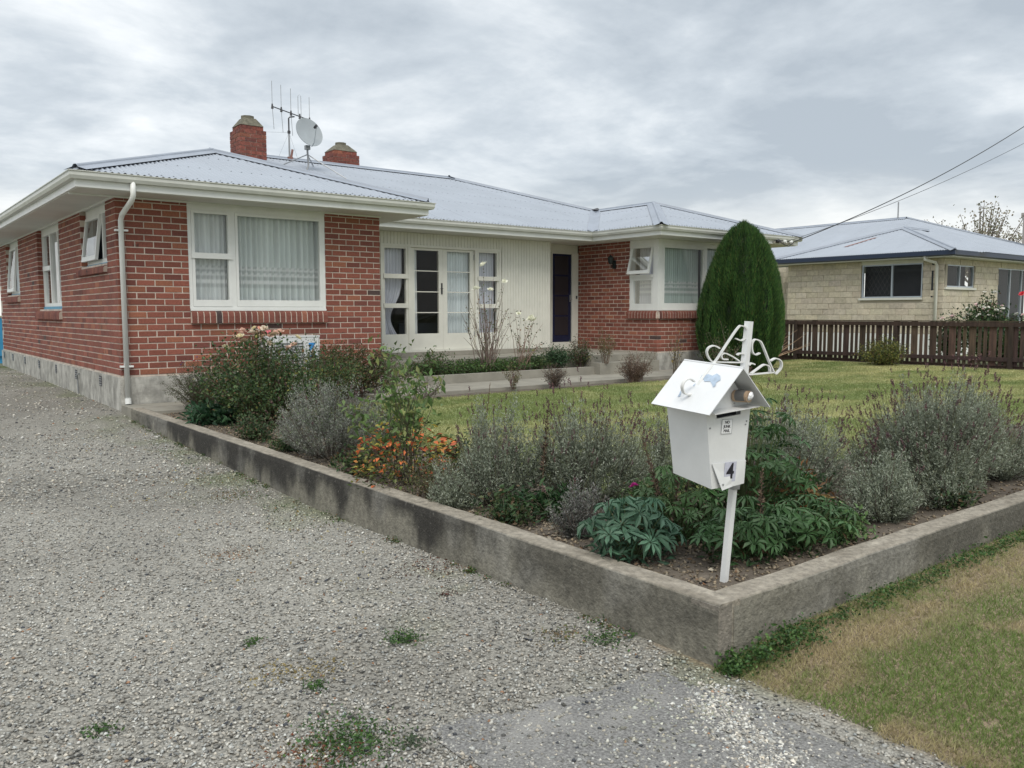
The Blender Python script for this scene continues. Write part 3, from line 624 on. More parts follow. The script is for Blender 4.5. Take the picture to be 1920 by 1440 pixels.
w2 = window('window', S1, 'white', lambda mb: (pside(3.78, 5.88, .96, 2.375)(mb), mb.box((5.05, -.16, 1.02), (5.13, -.08, 2.255), S1), mb.box((5.13, -.16, 1.62), (5.82, -.07, 1.70), S1), mb.box((4.40, -.16, 1.02), (4.46, -.09, 2.255), S1)), 'tall side window with fixed panes')
mb = MB(); mb.box((3.78, -.16, .883), (5.88, -.07, .958), S1); mb.build('sill_board', 'bluesill', w2)
pane(S1, 3.84, 5.05, 1.02, 2.25, -.12, w2); pane(S1, 5.13, 5.82, 1.02, 2.25, -.12, w2); curtain(S1, 4.9, 5.82, 1.0, 2.28, -.22, w2, seed=5, lace=False, tone=(.5, .51, .52))
w3 = window('window', S1, 'white', lambda mb: (pside(8.08, 9.80, 1.26, 2.375)(mb), mb.box((8.75, -.165, 1.3), (8.82, -.09, 2.255), S1)), 'far side window with net curtain')
mb = MB(); mb.box((8.08, -.16, 1.203), (9.80, -.07, 1.258), S1); mb.build('sill_board', 'bluesill', w3)
pane(S1, 8.14, 8.75, 1.32, 2.25, -.12, w3); curtain(S1, 8.85, 9.75, 1.28, 2.28, -.2, w3, seed=6, lace=False, tone=(.55, .57, .6))
o, m = open_sash(S1, 8.82, 9.74, 1.30, 2.25, math.radians(5), -.085, w3); m.build('pane', 'glass', w3)

# boarded wall with french doors
MW = wallframe(0, 1.97, 1, 0, 0, -1)
bw = MB()
for a, b, c, d in ((3.96, 5.06, .0, 2.375), (5.06, 7.90, 2.14, 2.375), (7.90, 9.30, -.01, 2.375), (5.06, 7.90, -.01, .06)): bw.box((a, -.2, c), (b, -.022, d), MW)
bw.box((9.1, -.5, -.01), (9.281, -.2001, 2.375), MW)
bwo = child(bw, 'boarded_wall', 'cream', H)
bp = MB()
def board_mesh(w_, h_):
    me = bpy.data.meshes.new('board'); g = .0055
    V = [(0, -.010, 0), (g, 0, 0), (w_-g, 0, 0), (w_, -.010, 0)]; V = V+[(x, y, h_) for x, y, z in V]; me.from_pydata(V, [], [(0, 1, 5, 4), (1, 2, 6, 5), (2, 3, 7, 6), (0, 3, 2, 1), (4, 5, 6, 7)]); me.materials.append(M['cream']); return me
bm1, bm2 = board_mesh(.0735, 2.372), board_mesh(.0735, .232)
for i in range(72):
    u = 3.965+i*.0738
    full = u < 5.0 or u > 7.88
    o = bpy.data.objects.new('board', bm1 if full else bm2); COL.objects.link(o); o.parent = bwo; o.location = (u, 1.97, 0 if full else 2.14)
    o.scale = (1, -1, 1)
    o.location.y -= .0
def pfd(mb):
    rect_frame(mb, MW, 5.06, 7.90, .075, 2.14, .045, -.12, .028, .03, .045)
    mb.box((5.66, -.1, .105), (5.72, .022, 2.095), MW); mb.box((7.245, -.1, .105), (7.30, .022, 2.095), MW)
    for (a, b) in ((5.105, 5.66), (7.30, 7.855)):
        rect_frame(mb, MW, a, b, .105, 2.095, .045, -.06, .010, .32, .035)
        for zc_ in (.965, 1.525): mb.box((a+.01, -.06, zc_-.035), (b-.01, .034, zc_+.05), MW)
fd_ = window('french_window', MW, 'cream', pfd, 'cream french door unit with a sidelight at each side')
for i, (a, b) in enumerate(((5.105, 5.66), (7.30, 7.855))):
    for j, (c, d) in enumerate(((.425, .93), (1.015, 1.49), (1.575, 2.06))): pane(MW, a+.045, b-.045, c, d, -.03, fd_)
curtain(MW, 5.15, 5.63, .40, 2.07, -.15, fd_, seed=11, lace=False, tone=(.52, .52, .57), gather=.2, alpha=.97); curtain(MW, 7.33, 7.83, .40, 2.07, -.15, fd_, seed=12, lace=False, tone=(.52, .52, .57), alpha=.97)
for a, b, lab, sd_ in ((5.722, 6.481, 'left', 0), (6.484, 7.243, 'right', 1)):
    m = MB(); rect_frame(m, MW, a, b, .108, 2.092, .10, -.075, -.02, .32, .045)
    for zc_ in (.84, 1.245, 1.65): m.box((a+.10, -.06, zc_-.009), (b-.10, -.028, zc_+.009), MW)
    dl = m.build('door_leaf', 'cream', fd_)
    for c, d in ((.428, .83), (.85, 1.235), (1.255, 1.64), (1.66, 2.047)):
        pn = MB(); pn.add(MW([(a+.10, -.045, c), (b-.10, -.045, c), (b-.10, -.045, d), (a+.10, -.045, d)]), [(0, 1, 2, 3)]); pn.build('pane', 'glass', fd_)
    for zc_ in (.35, 1.9):
        hg = MB(); x = a+.006 if sd_ == 0 else b-.006; hg.tube(MW([(x, -.012, zc_), (x, -.012, zc_+.11)]), .008); hg.build('hinge', 'metal', fd_)
curtain(MW, 5.83, 5.93, .42, 2.06, -.13, fd_, seed=13, lace=False, tone=(.62, .64, .68), wl=.05); curtain(MW, 6.57, 7.17, .42, 2.06, -.14, fd_, seed=14, lace=False, tone=(.57, .60, .63), alpha=.98)
hd = MB(); hd.box((6.435, -.02, 1.20), (6.465, -.008, 1.42), MW); hd.tube(MW([(6.45, .0, 1.31), (6.45, .03, 1.31), (6.39, .035, 1.31)]), .007); hd.build('handle', 'darkmetal', fd_)
m = MB(); m.box((4.2, -1.2, .02), (4.9, -.9, .6), lambda V: MW(V)); 
bed = MB(); bed.box((6.0, 2.9, 0), (7.3, 3.6, .62)); bed.add([(6.0, 2.88, .55), (6.9, 2.88, .8), (7.1, 2.88, .62), (7.0, 3.5, .6), (6.0, 3.5, .6)], [(0, 1, 2, 3, 4)]); child(bed, 'seat_inside', 'room', H)

# entrance recess: frame, front door
DW = wallframe(0, 2.47, 1, 0, 0, -1)
m = MB(); m.box((9.282, -.12, .12), (9.74, -.02, 2.375), DW); m.box((9.74, -.12, 2.20), (10.568, -.02, 2.375), DW); m.box((9.74, -.10, .16), (9.77, .012, 2.199), DW); m.box((10.37, -.10, .16), (10.562, .012, 2.199), DW); m.box((9.77, -.1, 2.17), (10.37, .010, 2.199), DW)
m.box((9.282, -.12, -.012), (10.566, -.002, .155), DW)
fdo = child(m, 'door_frame', 'cream', H)
m = MB(); m.box((9.772, -.06, .162), (10.368, -.02, 2.168), DW); dr = child(m, 'front_door', 'doorblue', H)
m = MB()
for k in range(4): m.box((9.86, -.0195, .32+k*.46), (10.27, -.012, .32+k*.46+.42), DW)
m.build('door_panel', 'doorpanel', dr)
m = MB(); m.tube(DW([(10.33, -.02, 1.14), (10.33, .035, 1.14), (10.27, .04, 1.14)]), .01); m.box((10.315, -.02, 1.08), (10.345, -.008, 1.24), DW); m.build('handle', 'metal', dr)
m = MB(); m.box((10.49, .012, 1.15), (10.52, .03, 1.22), DW); m.build('door_bell', 'darkmetal', fdo)
# corner window of the right wing
def pc(mb):
    rect_frame(mb, R1, .105, .83, .90, 2.375, .05, -.13, -.012, .06, .13); rect_frame(mb, F2, .125, 2.55, .90, 2.375, .05, -.13, -.012, .06, .13)
    mb.box((-.004, -.14, .875), (.125, .004, 2.374), F2)
    mb.box((.107, -.13, .876), (.83, .010, .899), R1); mb.box((.126, -.13, .876), (2.55, .010, .899), F2)
    mb.box((1.52, -.1, .96), (1.60, -.010, 2.245), F2); mb.box((.15, -.09, 1.57), (.79, .006, 1.64), R1); mb.box((1.605, -.09, 1.57), (2.49, .006, 1.64), F2)
    rect_frame(mb, R1, .155, .78, .96, 1.568, .05, -.08, -.016, .06); rect_frame(mb, F2, .175, 1.52, .96, 2.245, .042, -.08, -.016, .07)
cw = window('window', F2, 'white', pc, 'corner window wrapping round the wing with one sash open')
pane(R1, .20, .73, 1.02, 1.52, -.05, cw); pane(F2, .215, 1.48, 1.03, 2.2, -.05, cw); pane(F2, 1.62, 2.48, 1.0, 1.56, -.05, cw); pane(F2, 1.62, 2.48, 1.65, 2.2, -.05, cw)
o, m = open_sash(R1, .155, .78, 1.63, 2.245, math.radians(15), -.03, cw, .04); m.build('pane', 'glass', cw)
curtain(R1, .22, .74, .98, 2.25, -.22, cw, seed=21, tone=(.50, .50, .54)); curtain(F2, .30, 1.5, .98, 2.25, -.20, cw, seed=22, tone=(.50, .56, .54), amp=.035); curtain(F2, 1.6, 2.5, .98, 2.25, -.2, cw, seed=23, tone=(.5, .54, .56))
# wall lantern
lm = MB(); lm.box((1.24, 0, 1.80), (1.34, .02, 1.98), R1); lm.tube(R1([(1.29, .02, 1.86), (1.29, .10, 1.84), (1.29, .12, 1.92)]), .010)
lm.tube(R1([(1.29, .12, 1.90), (1.29, .12, 1.93), (1.29, .12, 2.04), (1.29, .12, 2.10)]), [.03, .055, .07, .01], 6); lo = child(lm, 'wall_lantern', 'lamp', H)

# ------------------------------------------------------------------ eaves: soffit, fascia, gutter
OV = .656; ZG = 2.575; TN = .3407
EAVE = [(-OV, 11.6), (-OV, -OV), (4.61, -OV), (4.61, 1.314), (9.913, 1.314), (9.913, -OV), (14.84, -OV), (14.84, 11.6)]
def sweep(mb, pts, prof, close_profile=True, C=None):
    """pts: plan polyline walked with outside on its right; prof: (inset, z)"""
    n = len(pts); rings = []
    for i in range(n):
        p = np.array(pts[i]); a = unit(p-np.array(pts[i-1])) if i else unit(np.array(pts[1])-p); b = unit(np.array(pts[i+1])-p) if i < n-1 else a
        na, nb = np.array((-a[1], a[0])), np.array((-b[1], b[0])); m_ = unit(na+nb); k = 1/max(.3, m_@na)
        rings.append([(p[0]+m_[0]*k*d, p[1]+m_[1]*k*d, z) for d, z in prof])
    k = len(prof); V = [v for r_ in rings for v in r_]
    F = [(i*k+j, (i+1)*k+j, (i+1)*k+(j+1) % k, i*k+(j+1) % k) for i in range(n-1) for j in range(k if close_profile else k-1)]
    F += [tuple(range(k)), tuple((n-1)*k+j for j in range(k))[::-1]] if close_profile else []
    mb.add(V, F, C)
gut = MB(); sweep(gut, EAVE, [(0, 2.575), (0, 2.565), (.012, 2.555), (.012, 2.515), (.03, 2.475), (.085, 2.470), (.085, 2.56), (.09, 2.56), (.09, 2.478), (.118, 2.478), (.118, 2.58), (.008, 2.582)][:7]+[(.080, 2.555), (.080, 2.478), (.035, 2.482), (.018, 2.52), (.018, 2.56), (.006, 2.574)])
child(gut, 'gutter', 'gutter', H)
fsc = MB(); sweep(fsc, EAVE, [(.088, 2.545), (.088, 2.385), (.112, 2.385), (.112, 2.545)]); child(fsc, 'fascia', 'white', H)
sf = MB(); zs0, zs1 = 2.376, 2.40; IN = .112-OV
for a, b in (((IN, IN), (4.498, .20)), ((IN, .20), (.2, 11.4)), ((3.75, .20), (4.498, 1.426)), ((3.75, 1.426), (10.8, 2.62)), ((10.025, .2), (10.8, 1.426)), ((10.025, IN), (14.73, .2)), ((13.9, .2), (14.73, 11.4))):
    sf.box((a[0]+.001, a[1]+.001, zs0), (b[0]-.001, b[1]-.001, zs1))
child(sf, 'soffit', 'soffit', H)
bd = MB(); bd.box((IN, -.02, 2.355), (3.97, -.001, 2.3755)); bd.box((-.02, 0.0, 2.355), (-.001, 11, 2.3755)); child(bd, 'soffit_bead', 'white', H)

# ------------------------------------------------------------------ corrugated roof in separate sheets
def roof_plane(parent, poly, e, s, z0, T, base, m='roof', sheetw=.762, pitch=.0762, seed=0, amp=.009, seg=8, screws=True):
    """poly: plan vertices; e: unit along eave; s: unit uphill; base: plan point on the eave line; z = z0+T*dist"""
    e = np.array(e, float); s = np.array(s, float); b = np.array(base, float); P = np.array(poly, float)-b
    U, Vv = P@e, P@s; u0, u1 = U.min(), U.max(); n = len(P)
    def vint(u):
        hits = []
        for i in range(n):
            a_, c_ = (U[i], Vv[i]), (U[(i+1) % n], Vv[(i+1) % n])
            if abs(a_[0]-c_[0]) < 1e-9: continue
            t = (u-a_[0])/(c_[0]-a_[0])
            if -1e-9 <= t <= 1+1e-9: hits.append(a_[1]+t*(c_[1]-a_[1]))
        return (min(hits), max(hits)) if hits else None
    r = np.random.default_rng(seed); k0 = math.floor(u0/sheetw); sc = MB()
    uu = k0*sheetw
    while uu < u1:
        ue = uu+sheetw; V = []; F = []; lift = .004; n_ = int(round(sheetw/pitch*seg)); cols = []
        for j in range(n_+1+3):
            u = uu+j*sheetw/n_
            if u < u0+1e-4 or u > u1-1e-4: 
                u = min(max(u, u0+1e-4), u1-1e-4)
            vi = vint(u)
            if vi is None: continue
            zz = amp*math.cos(2*math.pi*u/pitch)+lift*(1 if j > n_-3 else 0)+.002*(j > n_)
            cols.append((u, vi, zz))
        idx = []
        for (u, vi, zz) in cols:
            idx.append(len(V))
            for v in vi:
                p = b+e*u+s*v; V.append((p[0], p[1], z0+T*v+zz))
        for q in range(len(idx)-1):
            if cols[q+1][0]-cols[q][0] < 1e-6: continue
            F.append((idx[q], idx[q+1], idx[q+1]+1, idx[q]+1))
        if F:
            me = bpy.data.meshes.new('roof_sheet'); me.from_pydata(V, [], F); me.polygons.foreach_set('use_smooth', [True]*len(F)); me.materials.append(M[m]); o = bpy.data.objects.new('roof_sheet', me); COL.objects.link(o); o.parent = parent
        uu = ue
    if screws:
        vmax = Vv.max(); vs_ = [.12]+[x for x in np.arange(.95, vmax, .95)]
        for v in vs_:
            u = math.ceil(u0/pitch/2)*pitch*2
            while u < u1:
                vi = vint(u)
                if vi and vi[0]+.05 < v < vi[1]-.05:
                    p = b+e*u+s*v; z = z0+T*v+amp; sc.add([(p[0]-.011, p[1]-.011, z), (p[0]+.011, p[1]-.011, z), (p[0]+.011, p[1]+.011, z+.002), (p[0]-.011, p[1]+.011, z+.002), (p[0], p[1], z+.009)], [(0, 1, 4), (1, 2, 4), (2, 3, 4), (3, 0, 4)])
                u += pitch*2
        if sc.n: o = sc.build('roof_screw', 'screw', parent); o['kind'] = 'stuff'
RO = bpy.data.objects.new('roof', None); COL.objects.link(RO); RO.parent = H; RO.location = (0, 0, 0)
E_ = OV+.0; zr = 2.568
A1 = (1.977, 1.977); A2 = (1.977, 3.947); RL = (4.494, 6.464); RR = (9.69, 6.464); VT = (12.377, 3.777); A3 = (12.377, 1.807)
roof_plane(RO, [(-OV+.05, -OV+.05), A1, (4.61-.05, -OV+.05)], (1, 0), (0, 1), zr, TN, (0, -OV), seed=1)
roof_plane(RO, [(4.56, -OV+.05), A1, A2, (4.56, 1.364)], (0, 1), (-1, 0), zr, TN, (4.61, 0), seed=2)
roof_plane(RO, [(-OV+.05, -OV+.05), A1, A2, RL, (-OV+.05, 11.55)], (0, 1), (1, 0), zr, TN, (-OV, 0), seed=3)
roof_plane(RO, [(4.61, 1.364), (9.913, 1.364), VT, RR, RL, A2], (1, 0), (0, 1), zr, TN, (0, 1.314), seed=4)
roof_plane(RO, [(9.963, -OV+.05), (9.963, 1.364), VT, A3], (0, 1), (1, 0), zr, TN, (9.913, 0), seed=5)
roof_plane(RO, [(9.963, -OV+.05), A3, (14.79, -OV+.05)], (1, 0), (0, 1), zr, TN, (0, -OV), seed=6)
roof_plane(RO, [(14.79, -OV+.05), A3, VT, RR, (14.79, 11.55)], (0, 1), (-1, 0), zr, TN, (14.84, 0), seed=7)
bk = MB(); bk.add([(-.6, 11.55, zr), (14.79, 11.55, zr), (*RR, zr+TN*5.15), (*RL, zr+TN*5.15)], [(0, 1, 2, 3)]); bk.build('back_slope', 'roof', RO)
zz = lambda d: zr+TN*d
def cap(a, za, b, zb, parent, wd=.15, m='cap', name='ridge_cap', hip=True, drop=.045, seg=2.4):
    a3, b3 = np.array((*a, za)), np.array((*b, zb)); d = unit(b3-a3); sd_ = unit(np.cross(d, (0, 0, 1))); L = np.linalg.norm(b3-a3); k = max(1, int(round(L/seg)))
    for i in range(k):
        p, q_ = a3+(b3-a3)*(i/k)+np.array((0, 0, .001*(i % 2))), a3+(b3-a3)*((i+1)/k+.01)
        prof = [(-wd, -drop), (-.035, -.004+.012), (-.028, .026), (-.012, .040), (.012, .040), (.028, .026), (.035, .008), (wd, -drop)]
        V = [pp+sd_*x+np.array((0, 0, z+.018)) for pp in (p, q_) for x, z in prof]; n = len(prof)
        mb = MB(); mb.add(V, [(j, j+1, n+j+1, n+j) for j in range(n-1)]); mb.build(name, m, parent)
cap((-OV+.09, -OV+.09), zz(.09), A1, zz(2.633), RO, drop=.03); cap((4.52, -OV+.09), zz(.09), A1, zz(2.633), RO, drop=.035); cap(A1, zz(2.633), A2, zz(2.633), RO)
cap(A2, zz(2.633), RL, zz(5.15), RO, drop=.035); cap(RL, zz(5.15), RR, zz(5.15), RO); cap(RR, zz(5.15), VT, zz(2.463), RO, drop=.035)
cap(VT, zz(2.463), A3, zz(2.463), RO); cap((9.913, -OV), zr, A3, zz(2.463), RO, drop=.035); cap((14.84, -OV), zr, A3, zz(2.463), RO, drop=.035); cap((14.84, 11.6), zr, RR, zz(5.15), RO, drop=.035)
def valley(a, za, b, zb):
    a3, b3 = np.array((*a, za)), np.array((*b, zb)); d = unit(b3-a3); sd_ = unit(np.cross(d, (0, 0, 1))); mb = MB()
    V = [pp+sd_*x+np.array((0, 0, z)) for pp in (a3, b3) for x, z in ((-.12, .040), (0, -.002), (.12, .040))]; mb.add(V, [(0, 1, 4, 3), (1, 2, 5, 4)]); mb.build('valley_flashing', 'cap', RO)
valley((9.913, 1.314), zr+.012, VT, zz(2.463)+.012); valley((4.61, 1.314), zr+.012, A2, zz(2.633)+.012)
mb = MB(); mb.box((-.1, -.1, 0), (.1, .1, .03)); 
V = np.array([(-.1, -.1, 0), (.1, -.1, 0), (.13, .1, .02), (-.1, .14, .03), (0, 0, .07)])+np.array((12.36, 3.70, zz(2.463)+.02)); mb = MB(); mb.add(V, [(0, 1, 4), (1, 2, 4), (2, 3, 4), (3, 0, 4)]); mb.build('lead_patch', 'darkmetal', RO)

# chimneys
def chimney(x0, x1, y0, y1, zb, zs, zt, lab):
    body = MB(); body.box((x0+.012, y0+.012, zb), (x1-.012, y1-.012, zs-.012)); body.box((x0+.058, y0+.058, zs-.012), (x1-.058, y1-.058, zt-.13)); r = np.random.default_rng(int(x0*10)); bm_ = MB(); k = 0; z = zs-CRS
    rows = []
    while z > zb-.05: rows.append((z, 0.0)); z -= CRS
    zc_ = zs
    while zc_+CRS < zt-.10: rows.append((zc_, .045)); zc_ += CRS
    co = child(body, 'chimney', 'mortar', H); co['label'] = lab
    for (z, ins) in rows:
        k += 1
        for (p, ua, ub, fx) in ((0, x0+ins, x1-ins, y0+ins), (1, y0+ins, y1-ins, x0+ins), (2, y0+ins, y1-ins, x1-ins)):
            u = ua-(.12 if (k+p) % 2 else 0)
            while u < ub-.02:
                a, b = max(u, ua), min(u+.23, ub); u += .24
                if b-a < .03: continue
                c = brick_color(r)*np.array((1.05, 1.0, 1.05)); j = r.uniform(-.003, .003)
                if p == 0: bm_.box((a, fx+j, z+.005), (b, fx+.08, z+.081), C=c)
                elif p == 1: bm_.box((fx+j, a+.0015, z+.006), (fx+.08, b-.001, z+.080), C=c)
                else: bm_.box((fx-.08, a+.0015, z+.006), (fx+j, b-.001, z+.080), C=c)
    o = bm_.build('chimney_bricks', 'chim', co); o['kind'] = 'stuff'
    cx_, cy_ = (x0+x1)/2, (y0+y1)/2; hw, hd_ = (x1-x0)/2-.035, (y1-y0)/2-.035; zc0 = rows[-1][0]+CRS if rows[-1][1] else zs
    cp = MB(); V = [(cx_+sx*hw, cy_+sy*hd_, zc0) for sx, sy in ((-1, -1), (1, -1), (1, 1), (-1, 1))]+[(cx_+sx*.13, cy_+sy*.13, zc0+.17) for sx, sy in ((-1, -1), (1, -1), (1, 1), (-1, 1))]
    cp.add(V, [(0, 1, 5, 4), (1, 2, 6, 5), (2, 3, 7, 6), (3, 0, 4, 7), (4, 5, 6, 7)]); cp.build('chimney_capping', 'chimcap', co)
    fl = MB(); fl.tube([(cx_, cy_, zc0+.15), (cx_, cy_, zc0+.225)], .14, 8); fl.build('chimney_pot', 'chimcap', co)
    f2 = MB(); f2.box((x0-.03, y0-.03, zb-.02), (x1+.03, y1+.03, zb+.42)); 
chimney(3.70, 4.27, 5.30, 5.86, 3.55, 4.64, 4.86, 'brick chimney with stepped shoulder and cement cap, in front of the ridge')
chimney(6.60, 7.30, 6.90, 7.5, 3.95, 4.70, 4.93, 'lower wide brick chimney standing behind the ridge')

# downpipe at the corner
dp_ = MB(); dp_.tube([(.085, -.60, 2.50), (.085, -.60, 2.33), (.078, -.55, 2.27), (.06, -.12, 2.13), (.055, -.055, 2.06), (.055, -.055, -.36)], .034, 12); dpo = child(dp_, 'downpipe', 'white', H, smooth=True)
for z in (1.93, .13):
    m = MB(); m.box((-.02, -.075, z-.012), (.14, -.004, z+.012)); m.build('pipe_bracket', 'white', dpo)
m = MB(); m.tube([(.055, -.055, -.30), (.055, -.065, -.375)], .041, 12); m.build('pipe_collar', 'white', dpo)
# service bracket and insulators where the power wires reach the fascia
sb = MB(); sb.box((13.75, -.60, 2.40), (14.55, -.575, 2.44)); sbo = child(sb, 'service_bracket', 'timber', H)
for x in (13.85, 14.1, 14.35):
    m = MB(); m.tube([(x, -.60, 2.44), (x, -.66, 2.44), (x, -.70, 2.44)], [.028, .045, .030], 8); m.build('insulator', 'white' if x > 14 else 'darkmetal', sbo)
m = MB(); m.tube([(13.9, -.62, 2.45), (14.0, -.72, 2.36), (14.2, -.70, 2.34), (14.35, -.70, 2.42)], .010); m.build('service_cable', 'darkmetal', sbo)

def arr(*p): return np.array(p, float)
# ------------------------------------------------------------------ satellite dish and aerial on the roof
D0 = arr(5.177, 5.278, zr+TN*(5.278-1.314))
ds = empty('satellite_dish', 'round grey satellite dish on a tripod of struts on the front roof slope', 'satellite dish', tuple(D0))
hub = D0+arr(0, 0, .46); m = MB(); m.tube([D0+arr(-.02, 0, 0), D0+arr(.02, 0, .12), hub], .022, 8); child(m, 'mast', 'metal', ds)
rz = lambda x, y: zr+TN*(y-1.314)
for (x, y) in ((4.75, 5.60), (5.78, 4.66), (5.62, 5.95)):
    m = MB(); m.tube([hub+arr(0, 0, -.12), arr(x, y, rz(x, y)+.01)], .012, 6); child(m, 'strut', 'metal', ds)
dc = hub+arr(.01, -.06, .33); dn = unit(arr(.10, -.93, .36)); dsx = unit(np.cross(dn, (0, 0, 1))); duy = np.cross(dsx, dn); m = MB(); V = []; C = []
nr_, na_ = 7, 36
for i in range(nr_+1):
    r_ = .315*i/nr_
    for j in range(na_): a = 2*math.pi*j/na_; V.append(dc+dsx*r_*math.cos(a)+duy*r_*1.06*math.sin(a)+dn*(.42*r_*r_))
F = [(i*na_+j, i*na_+(j+1) % na_, (i+1)*na_+(j+1) % na_, (i+1)*na_+j) for i in range(nr_) for j in range(na_)]
m.add(V, F); V2 = [v-dn*.012 for v in V[-na_:]]; m.add(V[-na_:]+V2, [(j, (j+1) % na_, na_+(j+1) % na_, na_+j) for j in range(na_)]); child(m, 'reflector', 'dish', ds, smooth=True)
lp = dc+dn*.30+duy*(-.02); m = MB(); m.tube([dc-duy*.33, dc-duy*.30+dn*.12, lp-duy*.05], .010, 6); child(m, 'feed_arm', 'dish', ds)
m = MB(); m.tube([lp+dn*.04, lp-dn*.05], [.032, .026], 8); m.tube([lp, lp-duy*.05], .014, 6); child(m, 'receiver', 'darkmetal', ds)
m = MB(); m.box(tuple(hub+arr(-.05, -.05, -.02)), tuple(hub+arr(.05, .04, .07))); child(m, 'mounting_bracket', 'metal', ds)
AB = arr(5.286, 6.464, zz(5.15)+.03); an = empty('tv_aerial', 'old television aerial with five upright rods on a thin mast at the ridge', 'aerial', tuple(AB))
m = MB(); m.tube([AB+arr(0, 0, 0), AB+arr(0, 0, .58)], .020, 6); child(m, 'mast', 'metal', an)
m = MB(); m.tube([AB+arr(0, 0, .56), AB+arr(0, 0, .90), AB+arr(.03, 0, .93), AB+arr(.14, 0, .955)], .017, 6); m.tube([AB+arr(0, 0, .56), AB+arr(0, 0, .62)], .035, 6); child(m, 'upper_mast', 'darkmetal', an)
P_ = arr(4.885, 6.464, 5.465); Q_ = arr(5.845, 6.464, 5.27); m = MB(); m.tube([P_, Q_], .012, 6); child(m, 'boom', 'darkmetal', an)
for i, (t, up_, dn_) in enumerate(((.02, .56, .50), (.24, .55, .50), (.48, .55, .50), (.70, .50, .3), (.95, .52, .2))):
    c = P_+(Q_-P_)*t; m = MB()
    if i == 3: m.tube([c+arr(-.035, 0, 0), c+arr(-.035, 0, up_-.05), c+arr(0, 0, up_), c+arr(.035, 0, up_-.05), c+arr(.035, 0, 0)], .006, 5)
    else: m.tube([c+arr(.03, 0, -dn_), c, c+arr(-.0, 0, up_)], .006, 5)
    child(m, 'rod', 'metal', an)
    m = MB(); m.tube([c+arr(0, 0, -.05), c+arr(0, 0, .06)], [.030, .015], 6); child(m, 'rod_clamp', 'darkmetal', an)
m = MB()
for q_ in ((3.95, 5.9, 4.7), (5.1, 6.9, 4.2), (5.75, 6.9, 4.25)): m.tube([AB+arr(0, 0, .58), arr(*q_)], .0025, 4)
child(m, 'guy_wire', 'metal', an)
m = MB(); m.box(tuple(AB+arr(-.06, -.06, -.06)), tuple(AB+arr(.06, .06, .03))); m.tube([AB+arr(.02, -.04, .0), AB+arr(.05, -.06, .2)], .025, 6); child(m, 'base_clamp', 'rust', an)

# ------------------------------------------------------------------ heat pump under the front window
hp = empty('heat_pump', 'white outdoor heat pump unit under the large front window', 'heat pump', (2.2, -.3, -.06))
m = MB(); m.box((1.83, -.45, -.08), (2.655, -.16, .50)); m.box((1.825, -.455, .485), (2.66, -.155, .508)); child(m, 'case', 'ac', hp)
m = MB()
for k in range(11): m.box((1.90, -.462, -.03+k*.042), (2.39, -.4505, -.018+k*.042))
for k in range(7): m.box((1.90+k*.0805, -.467, -.05), (1.907+k*.0805, -.4625, .43))
child(m, 'fan_grille', 'acgrille', hp)
m = MB()
for k in range(6):
    for j in range(4): m.box((1.8245, -.43+j*.065, -.02+k*.08), (1.8295, -.385+j*.065, .035+k*.08))
child(m, 'side_grille', 'acgrille', hp)
m = MB(); m.add([(2.48, -.4525, .40), (2.60, -.4525, .40), (2.50, -.4525, .27)], [(0, 1, 2)]); m.add([(2.48, -.4525, .21), (2.60, -.4525, .225), (2.60, -.4525, .19), (2.48, -.4525, .185)], [(0, 1, 2, 3)]); child(m, 'logo', 'logoblue', hp)
m = MB(); m.add([(2.48, -.4535, .375), (2.53, -.4535, .375), (2.492, -.4535, .325)], [(0, 1, 2)]); m.add([(2.53, -.4535, .214), (2.59, -.4535, .220), (2.59, -.4535, .195), (2.53, -.4535, .192)], [(0, 1, 2, 3)]); child(m, 'logo_black', 'black', hp)  # black marks of the emblem, laid over the blue
m = MB(); m.box((1.9, -.42, -.43), (2.0, -.2, -.081)); m.box((2.5, -.42, -.43), (2.6, -.2, -.081)); child(m, 'support', 'darkmetal', hp)

# ------------------------------------------------------------------ neighbour house
NX, NY = 21.37, -1.19; nwx, nwy = NX+.5, NY+.5
NB = empty('block_house', 'cream block bungalow with pale iron roof and navy gutter beyond the fence', 'house', (nwx, nwy, -.4))
NL = wallframe(nwx, nwy, 0, 1, -1, 0); NF = wallframe(nwx, nwy, 1, 0, 0, -1)
nh1 = [(.61, 2.52, 1.19, 2.5)]; nh2 = [(0.02, 1.98, 1.48, 2.24), (3.62, 6.5, .2, 2.24)]
m = MB(); wall = m
slab(NL, 5.10, .18, 2.37, nh1, -.01, -.2); slab(NF, 3.6, .18, 2.37, nh2, -.01, -.2, ustart=.2001); slab(NF, 9, .18, 2.37, nh2, -.01, -.2, ustart=3.6201)
wall.box((5.12, -.95, .18), (9.5, -.8, 2.37), NL); wall.box((5.1001, -.8, .18), (5.20, -.2, 2.37), NL)
nw = child(wall, 'block_wall', 'bmortar', NB)
bme = bpy.data.meshes.new('block'); V = np.array(cv); bme.from_pydata(V.tolist(), [], cf); bme.materials.append(M['block'])
rn = np.random.default_rng(5)
